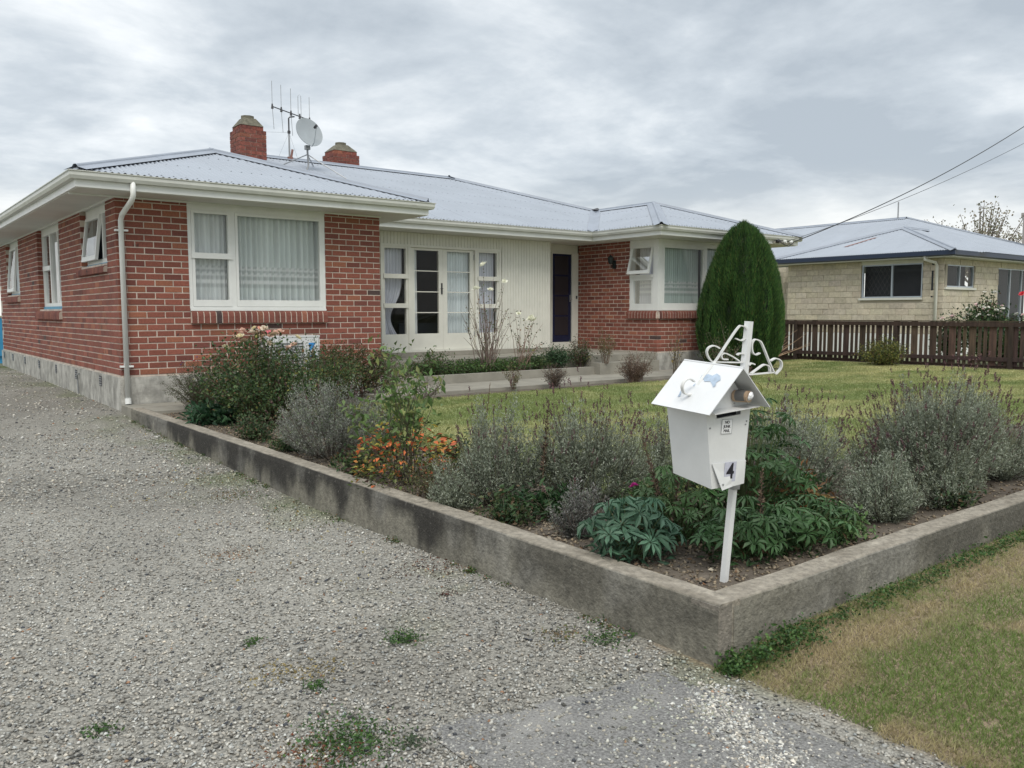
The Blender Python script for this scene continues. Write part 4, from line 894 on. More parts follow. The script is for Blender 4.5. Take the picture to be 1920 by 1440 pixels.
def nblocks(fr, L, holes, d=0.0, u_start=0.0):
    rows = 12; h = .182
    for k in range(rows):
        u = u_start-(.2 if k % 2 else 0)
        while u < L-.02:
            a, b = max(u, u_start), min(u+.392, L); u += .40; z0, z1 = .19+k*h+.004, .19+(k+1)*h-.006
            if b-a < .02: continue
            segs = [(a, b)]
            for hh in holes:
                if hh[2]-.02 < (z0+z1)/2 < hh[3]:
                    ns = []
                    for s in segs:
                        if s[1] <= hh[0] or s[0] >= hh[1]: ns.append(s)
                        else:
                            if s[0] < hh[0]-.01: ns.append((s[0], hh[0]))
                            if s[1] > hh[1]+.01: ns.append((hh[1], s[1]))
                    segs = ns
            for a_, b_ in segs:
                o = bpy.data.objects.new('block', bme); COL.objects.link(o); o.parent = nw; o.matrix_parent_inverse = Matrix.Identity(4)
                dd = d+rn.uniform(-.004, .012); t = rn.normal(1, .06); o.color = (t, t*rn.normal(1, .01), t*rn.normal(1, .02), 1)
                base = Matrix(((fr.u[0]*(b_-a_), fr.n[0]*.08, 0, fr.o[0]+fr.u[0]*a_+fr.n[0]*dd), (fr.u[1]*(b_-a_), fr.n[1]*.08, 0, fr.o[1]+fr.u[1]*a_+fr.n[1]*dd), (0, 0, z1-z0, z0), (0, 0, 0, 1)))
                o.matrix_basis = Matrix.Translation(-Vector(NB.location)) @ base if False else base
M['block'].node_tree  # object colour multiplies the block colour below
for n_ in M['block'].node_tree.nodes:
    pass
def tint_objcolor(m, base):
    t = m.node_tree; oi = [n_ for n_ in t.nodes if n_.type == 'OBJECT_INFO'][0]; link = [l for l in t.links if l.from_node == oi][0]; to = link.to_socket
    mm = t.nodes.new('ShaderNodeMix'); mm.data_type = 'RGBA'; mm.blend_type = 'MULTIPLY'; mm.inputs[0].default_value = 1; t.links.new(oi.outputs['Color'], mm.inputs[6]); mm.inputs[7].default_value = (*base, 1); t.links.new(mm.outputs[2], to)
tint_objcolor(M['block'], (.52, .465, .365)); tint_objcolor(M['fence'], (.046, .029, .021))
nblocks(NL, 5.10, nh1); nblocks(NF, 9, nh2); nblocks(wallframe(nwx+.8, nwy+5.12, 0, 1, -1, 0), 3.2, [(.7, 2.4, .9, 2.1)])
m = MB(); m.box((-.03, -.2, -.9), (5.15, .03, .178), NL); m.box((.2001, -.2, -.9), (9, .03, .178), NF); m.box((5.1501, -.95, -.9), (9.5, -.75, .178), NL); child(m, 'foundation', 'white', NB)
def nwin(fr, u0, u1, z0, z1, mull, lab=None, lattice=False):
    m = MB(); rect_frame(m, fr, u0, u1, z0, z1, .035, -.10, -.03); 
    for q_ in mull: m.box((q_-.02, -.10, z0+.035), (q_+.02, -.025, z1-.035), fr)
    o = child(m, 'window', 'alu', NB); 
    if lab: o['label'] = lab
    us_ = [u0]+list(mull)+[u1]
    for a, b in zip(us_[:-1], us_[1:]):
        p = pane(fr, a+.02, b-.02, z0+.035, z1-.035, -.06, None); p.parent = o
    m = MB(); m.box((u0-.05, -.35, z0-.3), (u1+.05, -.30, z1+.1), fr); m.build('dark_room_sheet', 'glassdark', o)  # near-black sheet stands in for the unlit room
    if lattice:
        m = MB(); a, b = us_[-2]+.03, us_[-1]-.04; h_ = z1-z0-.07
        for k in range(-6, 14):
            for sg in (1, -1):
                s0 = a+k*.14; pts = [(s0 if sg > 0 else s0+h_*.6, -.075, z0+.035), (s0+h_*.6 if sg > 0 else s0, -.075, z1-.035)]
                (xa, _, za), (xb, _, zb_) = pts; 
                t0, t1 = 0.0, 1.0; dx = xb-xa
                for lim, sgn in ((a, 1), (b, -1)):
                    f0, f1 = (xa-lim)*sgn, (xb-lim)*sgn
                    if f0 < 0 and f1 < 0: t0 = 2; break
                    if f0 < 0: t0 = max(t0, -f0/(f1-f0))
                    elif f1 < 0: t1 = min(t1, f0/(f0-f1))
                if t0 >= t1: continue
                P2 = [(xa+dx*t, -.075+.001*sg, za+(zb_-za)*t) for t in (t0, t1)]; m.tube(fr(P2), .0018, 4)
        m.build('lattice', 'acgrille', o)
    return o
nwin(NL, .63, 2.50, 1.26, 2.26, (1.55,), 'wide two pane window with a diamond lattice', True)
nwin(NF, .04, 1.96, 1.55, 2.2, (1.05,), 'two pane window near the corner'); nwin(NF, 3.66, 6.4, .3, 2.2, (4.6, 5.5), 'large window behind the roses')
m = MB(); m.box((.60, -.1, 1.19), (2.56, .05, 1.255), NL); child(m, 'sill', 'block' if False else 'cream', NB); m = MB(); m.box((.03, -.1, 1.48), (2.0, .05, 1.545), NF); child(m, 'sill', 'cream', NB)
m = MB(); m.box((.61, -.15, 2.262), (2.52, -.01, 2.37), NL); child(m, 'head_board', 'cream', NB); m = MB(); m.box((.02, -.15, 2.2), (1.98, -.01, 2.37), NF); child(m, 'head_board', 'cream', NB); m = MB(); m.box((3.62, -.15, 2.2), (6.5, -.01, 2.37), NF); child(m, 'head_board', 'cream', NB)
m = MB(); m.box((nwx+.1, nwy+5.3, .7), (nwx+.7, nwy+5.9, .75)); 
m = MB(); m.tube([(nwx-.40, nwy+.38, 2.46), (nwx-.40, nwy+.38, 2.33), (nwx-.12, nwy+.20, 2.24), (nwx-.06, nwy+.18, 2.15), (nwx-.06, nwy+.18, -.4)], .045, 10); child(m, 'downpipe', 'cream', NB, smooth=True)
NE = [(NX, 12), (NX, NY), (31.5, NY)]
g = MB(); sweep(g, NE, [(0, 2.55), (0, 2.43), (.10, 2.41), (.11, 2.41), (.11, 2.55)]); child(g, 'gutter', 'navy', NB)
g = MB(); g.box((.112, .112, 2.375), (.75, 13, 2.40), lambda V: V+np.array((NX, NY, 0))); g.box((.75, .112, 2.375), (10, .8, 2.40), lambda V: V+np.array((NX, NY, 0))); child(g, 'soffit', 'cream', NB)
NR = bpy.data.objects.new('roof', None); COL.objects.link(NR); NR.parent = NB; NR.matrix_parent_inverse = Matrix.Translation(-Vector(NB.location))
z2 = 2.545; W2 = 2.96; nA = (NX+W2, NY+W2); nz = lambda d: z2+.34*d
roof_plane(NR, [(NX+.05, NY+.05), (NX+.05, NY+2*W2-.05), nA], (0, 1), (1, 0), z2, .34, (NX, 0), seed=11, screws=False)
roof_plane(NR, [(NX+.05, NY+.05), nA, (25.2, NY+W2), (25.2, NY+.05)], (1, 0), (0, 1), z2, .34, (0, NY), seed=12, screws=False)
roof_plane(NR, [(NX+.05, NY+2*W2-.05), nA, (27.4, NY+W2), (27.4, NY+2*W2-.05)], (1, 0), (0, -1), z2, .34, (0, NY+2*W2), seed=13, screws=False)
MX0 = 22.9; rx, ry, rzz = 27.94, 3.54, 4.26
roof_plane(NR, [(MX0, -1.7+.0), (rx, ry), (rx, 13), (MX0, 13)], (0, 1), (1, 0), z2, .34, (MX0, 0), seed=14, screws=False)
roof_plane(NR, [(MX0, -1.7), (rx, ry), (31.6, -1.7)], (1, 0), (0, 1), z2, .34, (0, -1.7), seed=15, screws=False) if False else None
Wm = rx-MX0; fy = ry-Wm
mm_ = MB(); mm_.add([(rx, ry, rzz), (rx+Wm, ry-Wm, z2), (rx+Wm, 13, z2), (rx, 13, rzz)], [(0, 1, 2, 3)]); mm_.build('back_slope', 'roof', NR)
roof_plane(NR, [(MX0+.3, NY+.03), (rx, ry), (rx+Wm-.3, NY+.03)], (1, 0), (0, 1), z2+.02, (rzz-z2-.02)/(ry-NY), (0, NY), seed=15, screws=False)
cap((NX, NY), z2, nA, nz(W2), NR, .13, drop=.03); cap((NX, NY+2*W2), z2, nA, nz(W2), NR, .13, drop=.03); cap(nA, nz(W2), (26, NY+W2), nz(W2), NR, .13)
cap((rx, ry), rzz, (rx, 13), rzz, NR, .13); cap((rx, ry), rzz, (rx+Wm-.3, NY+.1), z2+.05, NR, .13, drop=.03)
m = MB(); a = arr(NX+1.05, NY+3.9, nz(1.05)+.014); b = arr(NX+1.95, NY+3.35, nz(1.95)+.014); m.add([a+arr(0, -.06, 0), a+arr(0, .06, 0), b+arr(0, .07, 0), b+arr(0, -.03, 0)], [(0, 1, 2, 3)]); child(m, 'rust_patch', 'rust', NB)
m = MB(); m.tube([(rx-.05, ry+.3, rzz-.05), (rx-.05, ry+.3, rzz+.62)], .025, 5); child(m, 'aerial_mast', 'metal', NB)
m = MB(); m.box((31.35, .3, 2.6), (31.9, .9, 4.35)); m.box((31.3, .25, 4.35), (31.95, .95, 4.45)); child(m, 'chimney', 'timber', NB)

# ------------------------------------------------------------------ brown picket fence
FX = 17.2; FN = empty('picket_fence', 'dark brown timber fence of wide and narrow vertical pickets between the two gardens', 'fence', (FX, 0, -.42))
pw = bpy.data.meshes.new('picket'); V = np.array([(x, y, z) for x in (-.5, .5) for y in (-.5, .5) for z in (0, 1)]); pw.from_pydata(V.tolist(), [], [(0, 1, 3, 2), (4, 6, 7, 5), (0, 4, 5, 1), (2, 3, 7, 6), (0, 2, 6, 4), (1, 5, 7, 3)]); pw.materials.append(M['fence'])
def fpiece(name, x, y, z, sx, sy, sz, c):
    o = bpy.data.objects.new(name, pw); COL.objects.link(o); o.parent = FN; o.matrix_parent_inverse = Matrix.Translation(-Vector(FN.location)); o.location = (x, y, z); o.scale = (sx, sy, sz); o.color = (c, c*rn.uniform(.9, 1.1), c*rn.uniform(.9, 1.1), 1); o.rotation_euler = (rn.normal(0, .004), rn.normal(0, .003), 0); return o
y = 4.4; k = 0
while y > -8.6:
    red = 1.0 if y > -2.2 else 1.45
    if k % 3 == 0: fpiece('picket', FX, y, -.37, .022, .15, .975+rn.uniform(-.01, .01), rn.uniform(.8, 1.3)*red); y -= .075+.05+.035
    else:
        fpiece('picket', FX, y, -.37, .022, .07, .965+rn.uniform(-.01, .01), rn.uniform(.8, 1.3)*red); y -= .035+.05+(.075 if k % 3 == 2 else .035)
    k += 1
fpiece('rail', FX-.035, -2.1, .50, .045, 13.2, .10, .9); fpiece('rail', FX-.035, -2.1, -.27, .045, 13.2, .09, .9); fpiece('rail', FX, -2.1, .606, .10, 13.2, .025, 1.2); fpiece('gravel_board', FX+.03, -2.1, -.47, .03, 13.2, .12, 1.1)
for y in (3.6, 1.0, -1.75, -4.35, -6.95): fpiece('post', FX-.01, y, -.5, .10, .10, 1.09, .7)

# ------------------------------------------------------------------ letterbox
P0 = arr(.350, -9.616, -.43); AA = unit(arr(.062, .997, .055)); Zc = arr(0, 0, 1.) - AA*AA[2]; Zc = unit(Zc); b0 = np.cross(AA, Zc)
rr = math.radians(2.6); CCx = Zc*math.cos(rr)+b0*math.sin(rr); BBx = np.cross(AA, CCx)
def LB(V): V = np.asarray(V, float).reshape(-1, 3); return P0+V[:, 0:1]*AA+V[:, 1:2]*BBx+V[:, 2:3]*CCx      # (a back, b right, c up)
mbx = empty('letterbox', 'white metal house shaped letterbox numbered 4 on a leaning post with scrolls', 'letterbox', tuple(P0))
m = MB(); m.box((-.014, -.014, -.05), (.014, .014, 1.235), LB); child(m, 'post', 'mbox', mbx)
m = MB(); m.box((-.022, -.022, .455), (.022, .022, .50), LB); child(m, 'post_bracket', 'metal', mbx)
# tapered body: front at a=-.08, back at a=.155
TF = dict(ft=(-.08, -.322, .828), ftr=(-.08, -.036, .862), fb=(-.08, -.243, .492), fbr=(-.08, -.038, .504)); 
bt = [(-.08, -.322, .828), (-.08, -.036, .858), (.155, -.036, .85), (.155, -.318, .822)]; bb = [(-.08, -.243, .490), (-.08, -.038, .502), (.155, -.06, .52), (.155, -.240, .512)]
m = MB(); V = LB(bt+bb); m.add(V, [(4, 5, 6, 7), (3, 2, 6, 7), (0, 3, 7, 4), (1, 2, 6, 5)]); child(m, 'body', 'mbox', mbx)
# front panel with a letter slot (geometry opening)
def fp(s, t, off=0.0):   # s 0..1 left-right, t 0..1 bottom-top on the front
    bl, br, tl, tr_ = arr(*bb[0]), arr(*bb[1]), arr(*bt[0]), arr(*bt[1]); p = (bl*(1-s)+br*s)*(1-t)+(tl*(1-s)+tr_*s)*t; p[0] -= off; return p
def fpan(mb, s0, s1, t0, t1, o0=0.0, o1=.004):
    V = [fp(s, t, o) for o in (o0, o1) for s, t in ((s0, t0), (s1, t0), (s1, t1), (s0, t1))]; mb.add(LB(V), [(0, 1, 2, 3), (7, 6, 5, 4), (0, 4, 5, 1), (1, 5, 6, 2), (2, 6, 7, 3), (3, 7, 4, 0)])
m = MB(); fpan(m, 0, 1, 0, .915); fpan(m, 0, .22, .915, .965); fpan(m, .78, 1, .915, .965); fpan(m, 0, 1, .965, 1.0); child(m, 'front_panel', 'mbox', mbx)
m = MB(); fpan(m, .2, .8, .90, .975, -.03, -.028); child(m, 'slot_dark_backing', 'black', mbx)  # black sheet behind the slot opening stands for the dark inside
apex = (-.212, 1.034)
m = MB(); V = [(-.072, -.322, .828), (-.072, -.036, .858), (-.072, apex[0]+.005, 1.02), (-.068, -.322, .828), (-.068, -.036, .858), (-.068, apex[0]+.005, 1.02)]; m.add(LB(V), [(0, 1, 2), (3, 5, 4), (0, 2, 5, 3), (1, 4, 5, 2)]); m.box((-.135, -.325, .832), (-.07, -.034, .837), lambda V: LB(np.stack([V[:, 0], V[:, 1], V[:, 2]+(V[:, 1]+.32)*.10], 1))); child(m, 'gable_panel', 'mbox', mbx)
m = MB(); V = [(.155, -.318, .822), (.155, -.036, .85), (.155, apex[0], 1.02)]; m.add(LB(V), [(0, 1, 2)]); child(m, 'back_gable', 'mbox', mbx)
for (e0, lab) in (((-.398, .836), 'left roof slope with a patch of peeled paint'), ((-.010, .862), 'right roof slope')):
    m = MB(); d = unit(arr(e0[0]-apex[0], e0[1]-apex[1])); nrm_ = arr(-d[1], d[0])*(1 if e0[0] < apex[0] else -1); nrm_ = nrm_*(-1 if nrm_[1] < 0 else 1)
    V = [];  
    for a in (-.17, .175):
        for (b_, c_) in ((apex[0], apex[1]), e0): V += [(a, b_, c_), (a, b_+nrm_[0]*.004, c_+nrm_[1]*.004)]
    m.add(LB(V), [(0, 1, 3, 2), (4, 6, 7, 5), (0, 4, 5, 1), (2, 3, 7, 6), (1, 5, 7, 3), (0, 2, 6, 4)]); o = child(m, 'roof_panel', 'mroof', mbx); o['label'] = lab
m = MB(); m.tube(LB([(-.168, apex[0], apex[1]+.004), (.173, apex[0], apex[1]+.004)]), .005, 6); child(m, 'ridge', 'mroof', mbx)
# peeled patch, irregular flat flake mark on the left slope
dsl = unit(arr(-.398-apex[0], .836-apex[1])); nsl = arr(-(-dsl[1]), 0)
nsl = arr(dsl[1], -dsl[0]); nsl = nsl if nsl[1] > 0 else -nsl
def RS(a, s, off=.0062): return (a, apex[0]+dsl[0]*s+nsl[0]*off, apex[1]+dsl[1]*s+nsl[1]*off)
pts = [(-.085, .060), (-.060, .050), (-.045, .066), (-.015, .060), (.000, .074), (.012, .070), (.010, .092), (-.010, .090), (-.025, .104), (-.055, .098), (-.075, .112), (-.092, .128), (-.098, .118), (-.090, .098), (-.102, .082)]
m = MB(); c_ = np.mean(pts, 0); m.add(LB([RS(*c_)]+[RS(*p) for p in pts]), [(0, i+1, (i+1) % len(pts)+1) for i in range(len(pts))]); child(m, 'peeled_paint', 'peel', mbx)
m = MB(); pts2 = [(.045, .205), (.052, .185), (.066, .172), (.060, .190), (.055, .212)]; m.add(LB([RS(*p) for p in pts2]), [(0, 1, 2, 3, 4)]); child(m, 'paint_chip', 'peel', mbx); m = MB(); pts2 = [(.01, .14), (.014, .12), (.02, .135)]; m.add(LB([RS(*p) for p in pts2]), [(0, 1, 2)]); child(m, 'paint_chip', 'peel', mbx)
# number plate, sticker, text
m = MB(); V = [(-.088, -.262, .606), (-.088, -.040, .612), (-.088, -.038, .503), (-.094, -.120, .497), (-.104, -.200, .486)]; V2 = [(a-.003, b_, c) for a, b_, c in V]; m.add(LB(V+V2), [(0, 1, 2, 3, 4), (9, 8, 7, 6, 5)]+[(i, (i+1) % 5, 5+(i+1) % 5, 5+i) for i in range(5)]); npo = child(m, 'lower_flap', 'mbox', mbx)
def textobj(s, size, a, b_, c_, mat_, name, spacing=1.0, tilt=0.0):
    cu = bpy.data.curves.new(name, 'FONT'); cu.body = s; cu.size = size; cu.align_x = 'CENTER'; cu.align_y = 'CENTER'; cu.extrude = .0004; cu.offset = size*.02 if len(s) == 1 else 0; cu.space_line = .85; cu.materials.append(M[mat_])
    to_ = bpy.data.objects.new(name, cu); COL.objects.link(to_); bpy.context.view_layer.update(); me_ = bpy.data.meshes.new_from_object(to_); bpy.data.objects.remove(to_, do_unlink=True)
    o = bpy.data.objects.new(name, me_); COL.objects.link(o); o.parent = mbx; o.matrix_parent_inverse = Matrix.Translation(-Vector(mbx.location))
    p = LB([(a, b_, c_)])[0]; X = BBx*math.cos(tilt)+CCx*math.sin(tilt); Y = -BBx*math.sin(tilt)+CCx*math.cos(tilt); Zx = np.cross(X, Y)
    o.matrix_basis = Matrix(((X[0], Y[0], Zx[0], p[0]), (X[1], Y[1], Zx[1], p[1]), (X[2], Y[2], Zx[2], p[2]), (0, 0, 0, 1))); return o
m = MB(); m.box((-.0965, -.184, .520), (-.0952, -.108, .610), LB); child(m, 'number_sticker', 'numplate', mbx)
textobj('4', .098, -.0975, -.146, .565, 'black', 'number')
m = MB(); m.box((-.0866, -.218, .738), (-.0854, -.152, .800), LB); child(m, 'sticker', 'sticker', mbx)
m = MB()
for (a, b_, c, d) in ((-.220, -.2185, .736, .802), (-.1515, -.150, .736, .802), (-.220, -.150, .8005, .802), (-.220, -.150, .736, .7375)): m.box((-.0872, a, c), (-.0868, b_, d), LB)
child(m, 'sticker_border', 'metal', mbx)
for s_, c_ in (('NO', .788), ('JUNK', .769), ('MAIL', .750)): textobj(s_, .0185, -.0878, -.185, c_, 'black', 'lettering')
m = MB()
for b_, c_ in ((-.292, .765), (-.06, .775), (-.055, .79), (-.205, .515), (-.15, .872)): m.tube(LB([(-.084, b_, c_), (-.0885, b_, c_)]), .0035, 6)
m.tube(LB([(-.1, -.195, .512), (-.108, -.195, .512)]), .004, 6); child(m, 'rivet', 'metal', mbx)
# scrollwork ribbons
def smooth(P, n=5):
    P = np.asarray(P, float); out_ = []
    for i in range(len(P)-1):
        p0, p1_, p2, p3 = P[max(i-1, 0)], P[i], P[i+1], P[min(i+2, len(P)-1)]
        for t in np.linspace(0, 1, n, endpoint=False): out_.append(.5*((2*p1_)+(-p0+p2)*t+(2*p0-5*p1_+4*p2-p3)*t*t+(-p0+3*p1_-3*p2+p3)*t**3))
    out_.append(P[-1]); return np.array(out_)
def ribbon(pts, d, wd=.026, th=.005, off=0.0):
    d = unit(d); nr2 = unit(np.cross(d, CCx)); P = smooth(pts); T = np.gradient(P, axis=0); T /= np.linalg.norm(T, axis=1)[:, None]+1e-9; Nn = np.stack([-T[:, 1], T[:, 0]], 1)
    W3 = lambda q_: P0+q_[:, 0:1]*d+q_[:, 1:2]*CCx
    a = W3(P+Nn*th/2); b = W3(P-Nn*th/2); V = np.stack([a-nr2*(wd/2+off), a+nr2*(wd/2-off), b+nr2*(wd/2-off), b-nr2*(wd/2+off)], 1).reshape(-1, 3); n = len(P)
    F = [(i*4+j, i*4+(j+1) % 4, (i+1)*4+(j+1) % 4, (i+1)*4+j) for i in range(n-1) for j in range(4)]+[(0, 1, 2, 3), (4*n-1, 4*n-2, 4*n-3, 4*n-4)]
    m = MB(); m.add(V, F); return child(m, 'scroll', 'mrail', mbx)
dL = AA*.5-BBx*.85; dR = BBx*.85-AA*.5
ribbon([(0.054, 1.153), (0.03, 1.146), (0.012, 1.157), (.005, 1.181), (0.012, 1.203), (0.031, 1.213), (0.05, 1.202), (0.096, 1.123), (0.141, 1.043), (0.159, 1.044), (0.176, 1.063), (0.184, 1.086), (0.174, 1.106), (0.151, 1.114), (0.126, 1.104)], dL)
ribbon([(0.141, 1.041), (.07, 1.043), (0.012, 1.048), (0.004, 1.068), (0.012, 1.086), (0.033, 1.085), (0.041, 1.078)], dL)
ribbon([(0.083, 1.056), (0.107, 1.056), (0.115, 1.073), (0.098, 1.083), (.06, 1.069), (0.03, 1.052)], dL)
ribbon([(0.064, 1.094), (0.044, 1.085), (0.028, 1.099), (0.023, 1.133), (0.034, 1.154), (0.056, 1.15), (0.073, 1.131), (0.138, 1.012), (0.159, 1.014), (0.172, 1.038), (0.166, 1.064), (0.141, 1.074), (0.118, 1.061)], dR)
ribbon([(0.02, 0.992), (.08, 1.0), (0.142, 1.010)], dR); ribbon([(0.032, 0.997), (0.06, 1.02), (0.09, 1.042), (0.115, 1.034), (0.12, 1.011)], dR); ribbon([(.018, 1.035), (.03, 1.045), (.045, 1.04)], dR)
ribbon([(0.20, 1.047), (.26, .990), (0.316, 0.924), (0.344, 0.902), (0.381, 0.909), (0.396, 0.937), (0.384, 0.962), (0.354, 0.971), (0.325, 0.959)], -BBx*1.0+AA*.0, wd=.016)
nr3 = empty('rolled_newspaper', 'rolled paper in clear wrap wedged under the gable of the white letterbox', 'newspaper', tuple(LB([(-.12, -.12, .90)])[0]))
m = MB(); m.tube(LB([(-.148, -.130, .910), (-.075, -.140, .904)]), .026, 14); child(m, 'paper_roll', 'card', nr3)
m = MB(); m.tube(LB([(-.136, -.132, .911), (-.090, -.138, .907)]), .0272, 14); child(m, 'dark_band', 'acgrille', nr3)
m = MB(); m.tube(LB([(-.163, -.124, .908), (-.156, -.128, .911), (-.1505, -.130, .912)]), [.008, .020, .022], 9); child(m, 'wrap_end', 'plastic', nr3)

# ------------------------------------------------------------------ overhead wires
def wire(name, a, b, sag, r, label):
    t = np.linspace(0, 1, 40)[:, None]; P = arr(*a)*(1-t)+arr(*b)*t; P[:, 2] -= (4*sag*t*(1-t))[:, 0]; m = MB(); m.tube(P, r, 5)
    tag(m.build(name, 'darkmetal'), label, 'wire', 'overhead power wires')
wire('power_wire', (14.35, -.70, 2.44), (25.561, -2.166, 7.0), .28, .012, 'thick upper power wire running up from the brick house eave')
wire('power_wire', (14.1, -.70, 2.44), (23.682, -2.847, 6.0), .20, .006, 'thin lower power wire beneath the thicker one')
# blue wall at the end of the drive
bs = empty('garden_shed', 'bright blue painted wall at the far end of the driveway', 'shed', (-1.6, 12.3, -.4))
for k in range(14):
    m = MB(); m.box((-2.88+k*.213, 11.75, -.2), (-2.67+k*.213, 11.81, .72)); child(m, 'board', 'blue', bs)
m = MB(); m.box((-2.88, 11.811, -.45), (.09, 13.5, .71)); child(m, 'shed_wall', 'blue', bs)
m = MB(); m.box((-2.9, 11.74, .721), (.095, 13.6, .75)); child(m, 'shed_roof', 'metal', bs)

# ------------------------------------------------------------------ vegetation
def norm(v): return v/(np.linalg.norm(v, axis=-1, keepdims=True)+1e-9)
class Fol:
    def __init__(s, seed): s.r = np.random.default_rng(seed); s.V = []; s.T = []; s.C = []; s.n = 0
    def _push(s, V, T, C): s.V.append(V.reshape(-1, 3)); s.T.append(T+s.n); s.C.append(C.reshape(-1, 3)); s.n += V.size//3
    def slivers(s, P, D, L, W, C):            # one triangle each
        m = len(P); S = norm(np.cross(D, norm(s.r.normal(size=(m, 3))))); L = np.broadcast_to(L, m)[:, None]; W = np.broadcast_to(W, m)[:, None]
        V = np.stack([P-S*W/2, P+S*W/2, P+D*L], 1); s._push(V, np.arange(3*m).reshape(m, 3), np.repeat(C, 3, 0))
    def leaves(s, P, D, L, W, C, up=0.4, fold=.25):   # two triangles folded on the midrib
        m = len(P); rn_ = norm(s.r.normal(size=(m, 3))+np.array((0, 0, up*2))); S = norm(np.cross(D, rn_)); Nn = np.cross(S, D); L = np.broadcast_to(L, m)[:, None]; W = np.broadcast_to(W, m)[:, None]
        mid = P+D*L*.5; a = mid-S*W/2+Nn*W*fold; b = mid+S*W/2+Nn*W*fold; tip = P+D*L-Nn*L*.12
        V = np.stack([P, b, tip, a], 1); k = 4*np.arange(m)[:, None]; T = np.concatenate([k+np.array([0, 1, 2]), k+np.array([0, 2, 3])]); s._push(V, T, np.repeat(C, 4, 0))
    def build(s, name, parent, m='leaf', kind='stuff'):
        o = tri_object(name, np.concatenate(s.V)-np.array(parent.location), np.concatenate(s.T), np.concatenate(s.C), m, parent, kind=kind); return o
def cols(r, pal, wts, m, v=.18):
    pal = np.array(pal, float); i = r.choice(len(pal), m, p=np.array(wts)/sum(wts)); return pal[i]*np.exp(r.normal(0, v, (m, 1)))
def stems_mesh(name, lines, radii, col, parent, n=4, m='stem'):
    mb = MB()
    for P, r_ in zip(lines, radii): mb.tube(np.asarray(P)-np.array(parent.location), r_, n, C=col, cap=False)
    return mb.build(name, m, parent)
def curve3(a, b, c, n=7): t = np.linspace(0, 1, n)[:, None]; return (1-t)**2*a+2*t*(1-t)*b+t*t*c

LAV_G = 'lavender bushes in the front bed'
def lavender(base, rx, ry, h, n, seed, label, spikes=.3, pal=None, lean=(0, 0), dead=.04, stalk=(.08, .19), slen=.26):
    e = empty('lavender_bush', label, 'lavender', base, LAV_G); f = Fol(seed); r = f.r; B = arr(*base)
    pal = pal or [(.17, .20, .14), (.24, .27, .205), (.32, .345, .28), (.14, .15, .095)]
    lines = []; sp = Fol(seed+1); LP, LD, LL, LC = [], [], [], []
    for i in range(n):
        a = r.uniform(0, 2*math.pi); rho = math.sqrt(r.random())**.8; lump = .66+.60*vnoise(np.array(a*1.1), np.array(rho*2.0), 1.3, seed)
        tip = B+arr(rx*rho*math.cos(a)*lump+lean[0], ry*rho*math.sin(a)*lump+lean[1], h*(1-.62*rho**2.2)*lump*r.uniform(.80, 1.06))
        ro = B+arr(rx*.22*rho*math.cos(a), ry*.22*rho*math.sin(a), 0); d0 = norm(tip-ro); L = np.linalg.norm(tip-ro)
        root = ro if i % 9 == 0 else tip-d0*min(L, slen); mid = (root+tip)/2+arr(0, 0, -.05*rho)+r.normal(0, .015, 3)
        P = curve3(root, mid, tip, 10); lines.append((P, i % 9 == 0))
        if r.random() < dead: continue
        k = 54; t = np.sort(r.uniform(.05, 1, k)); idx = t*9; i0 = np.clip(idx.astype(int), 0, 8); fr_ = (idx-i0)[:, None]; Q = P[i0]*(1-fr_)+P[i0+1]*fr_; T = norm(P[i0+1]-P[i0])
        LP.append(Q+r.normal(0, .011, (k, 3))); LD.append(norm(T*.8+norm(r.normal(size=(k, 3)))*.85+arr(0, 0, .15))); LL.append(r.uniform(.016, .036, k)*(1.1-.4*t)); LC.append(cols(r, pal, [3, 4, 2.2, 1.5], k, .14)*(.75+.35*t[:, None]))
        if r.random() < spikes and rho < .97:
            d = norm(norm(P[-1]-P[-2])+arr(0, 0, .7)+r.normal(0, .12, 3)); st = r.uniform(*stalk); hd = P[-1]+d*st
            sp.slivers(np.array([P[-1]]*2), np.array([d]*2), st, .0035, np.array([(.17, .17, .10)]*2))
            kk = 16; tt = np.linspace(0, 1, kk); PP = hd+d*(tt[:, None]*.034); DD = norm(norm(r.normal(size=(kk, 3)))+d*.9); sp.leaves(PP, DD, r.uniform(.008, .013, kk), .007, cols(r, [(.125, .062, .075), (.085, .045, .055), (.20, .11, .10)], [4, 3, 2], kk, .2))
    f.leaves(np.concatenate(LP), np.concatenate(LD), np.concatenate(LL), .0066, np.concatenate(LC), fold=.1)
    f.build('foliage', e)
    if sp.n: sp.build('flower_spikes', e)
    stems_mesh('stem', [p for p, k in lines if k], [np.linspace(.007, .002, 10)]*sum(k for p, k in lines), (.10, .085, .07), e)
    return e
Zb = -.43
lavender((.46, -5.30, Zb), .50, .62, .66, 430, 101, 'grey sprawling lavender bush beside the wall, left of the orange leaved plant', .10, [(.20, .21, .18), (.27, .28, .25), (.15, .14, .12), (.20, .25, .15)], dead=.06)
lavender((.52, -7.65, Zb), .40, .40, .66, 330, 102, 'lavender bush left of the tall brown seed spike in the bed', .30)
lavender((.22, -7.55, Zb), .22, .26, .30, 130, 112, 'low lavender clump spilling towards the wall beneath the taller bushes', .02)
lavender((.98, -8.05, Zb), .46, .42, .68, 470, 103, 'large lavender bush right of the tall brown seed spike', .42)
lavender((.37, -8.60, Zb), .19, .16, .34, 120, 104, 'small low lavender beside the pale lupin', .03, [(.16, .15, .14), (.2, .2, .19), (.14, .16, .12), (.1, .09, .08)], dead=.1)
lavender((2.15, -8.75, Zb), .62, .42, .60, 430, 105, 'lavender bush just behind the dark green lupins', .42)
lavender((3.25, -9.20, Zb), 1.02, .50, .76, 1150, 106, 'largest lavender bush, at the right end of the bed', .40)
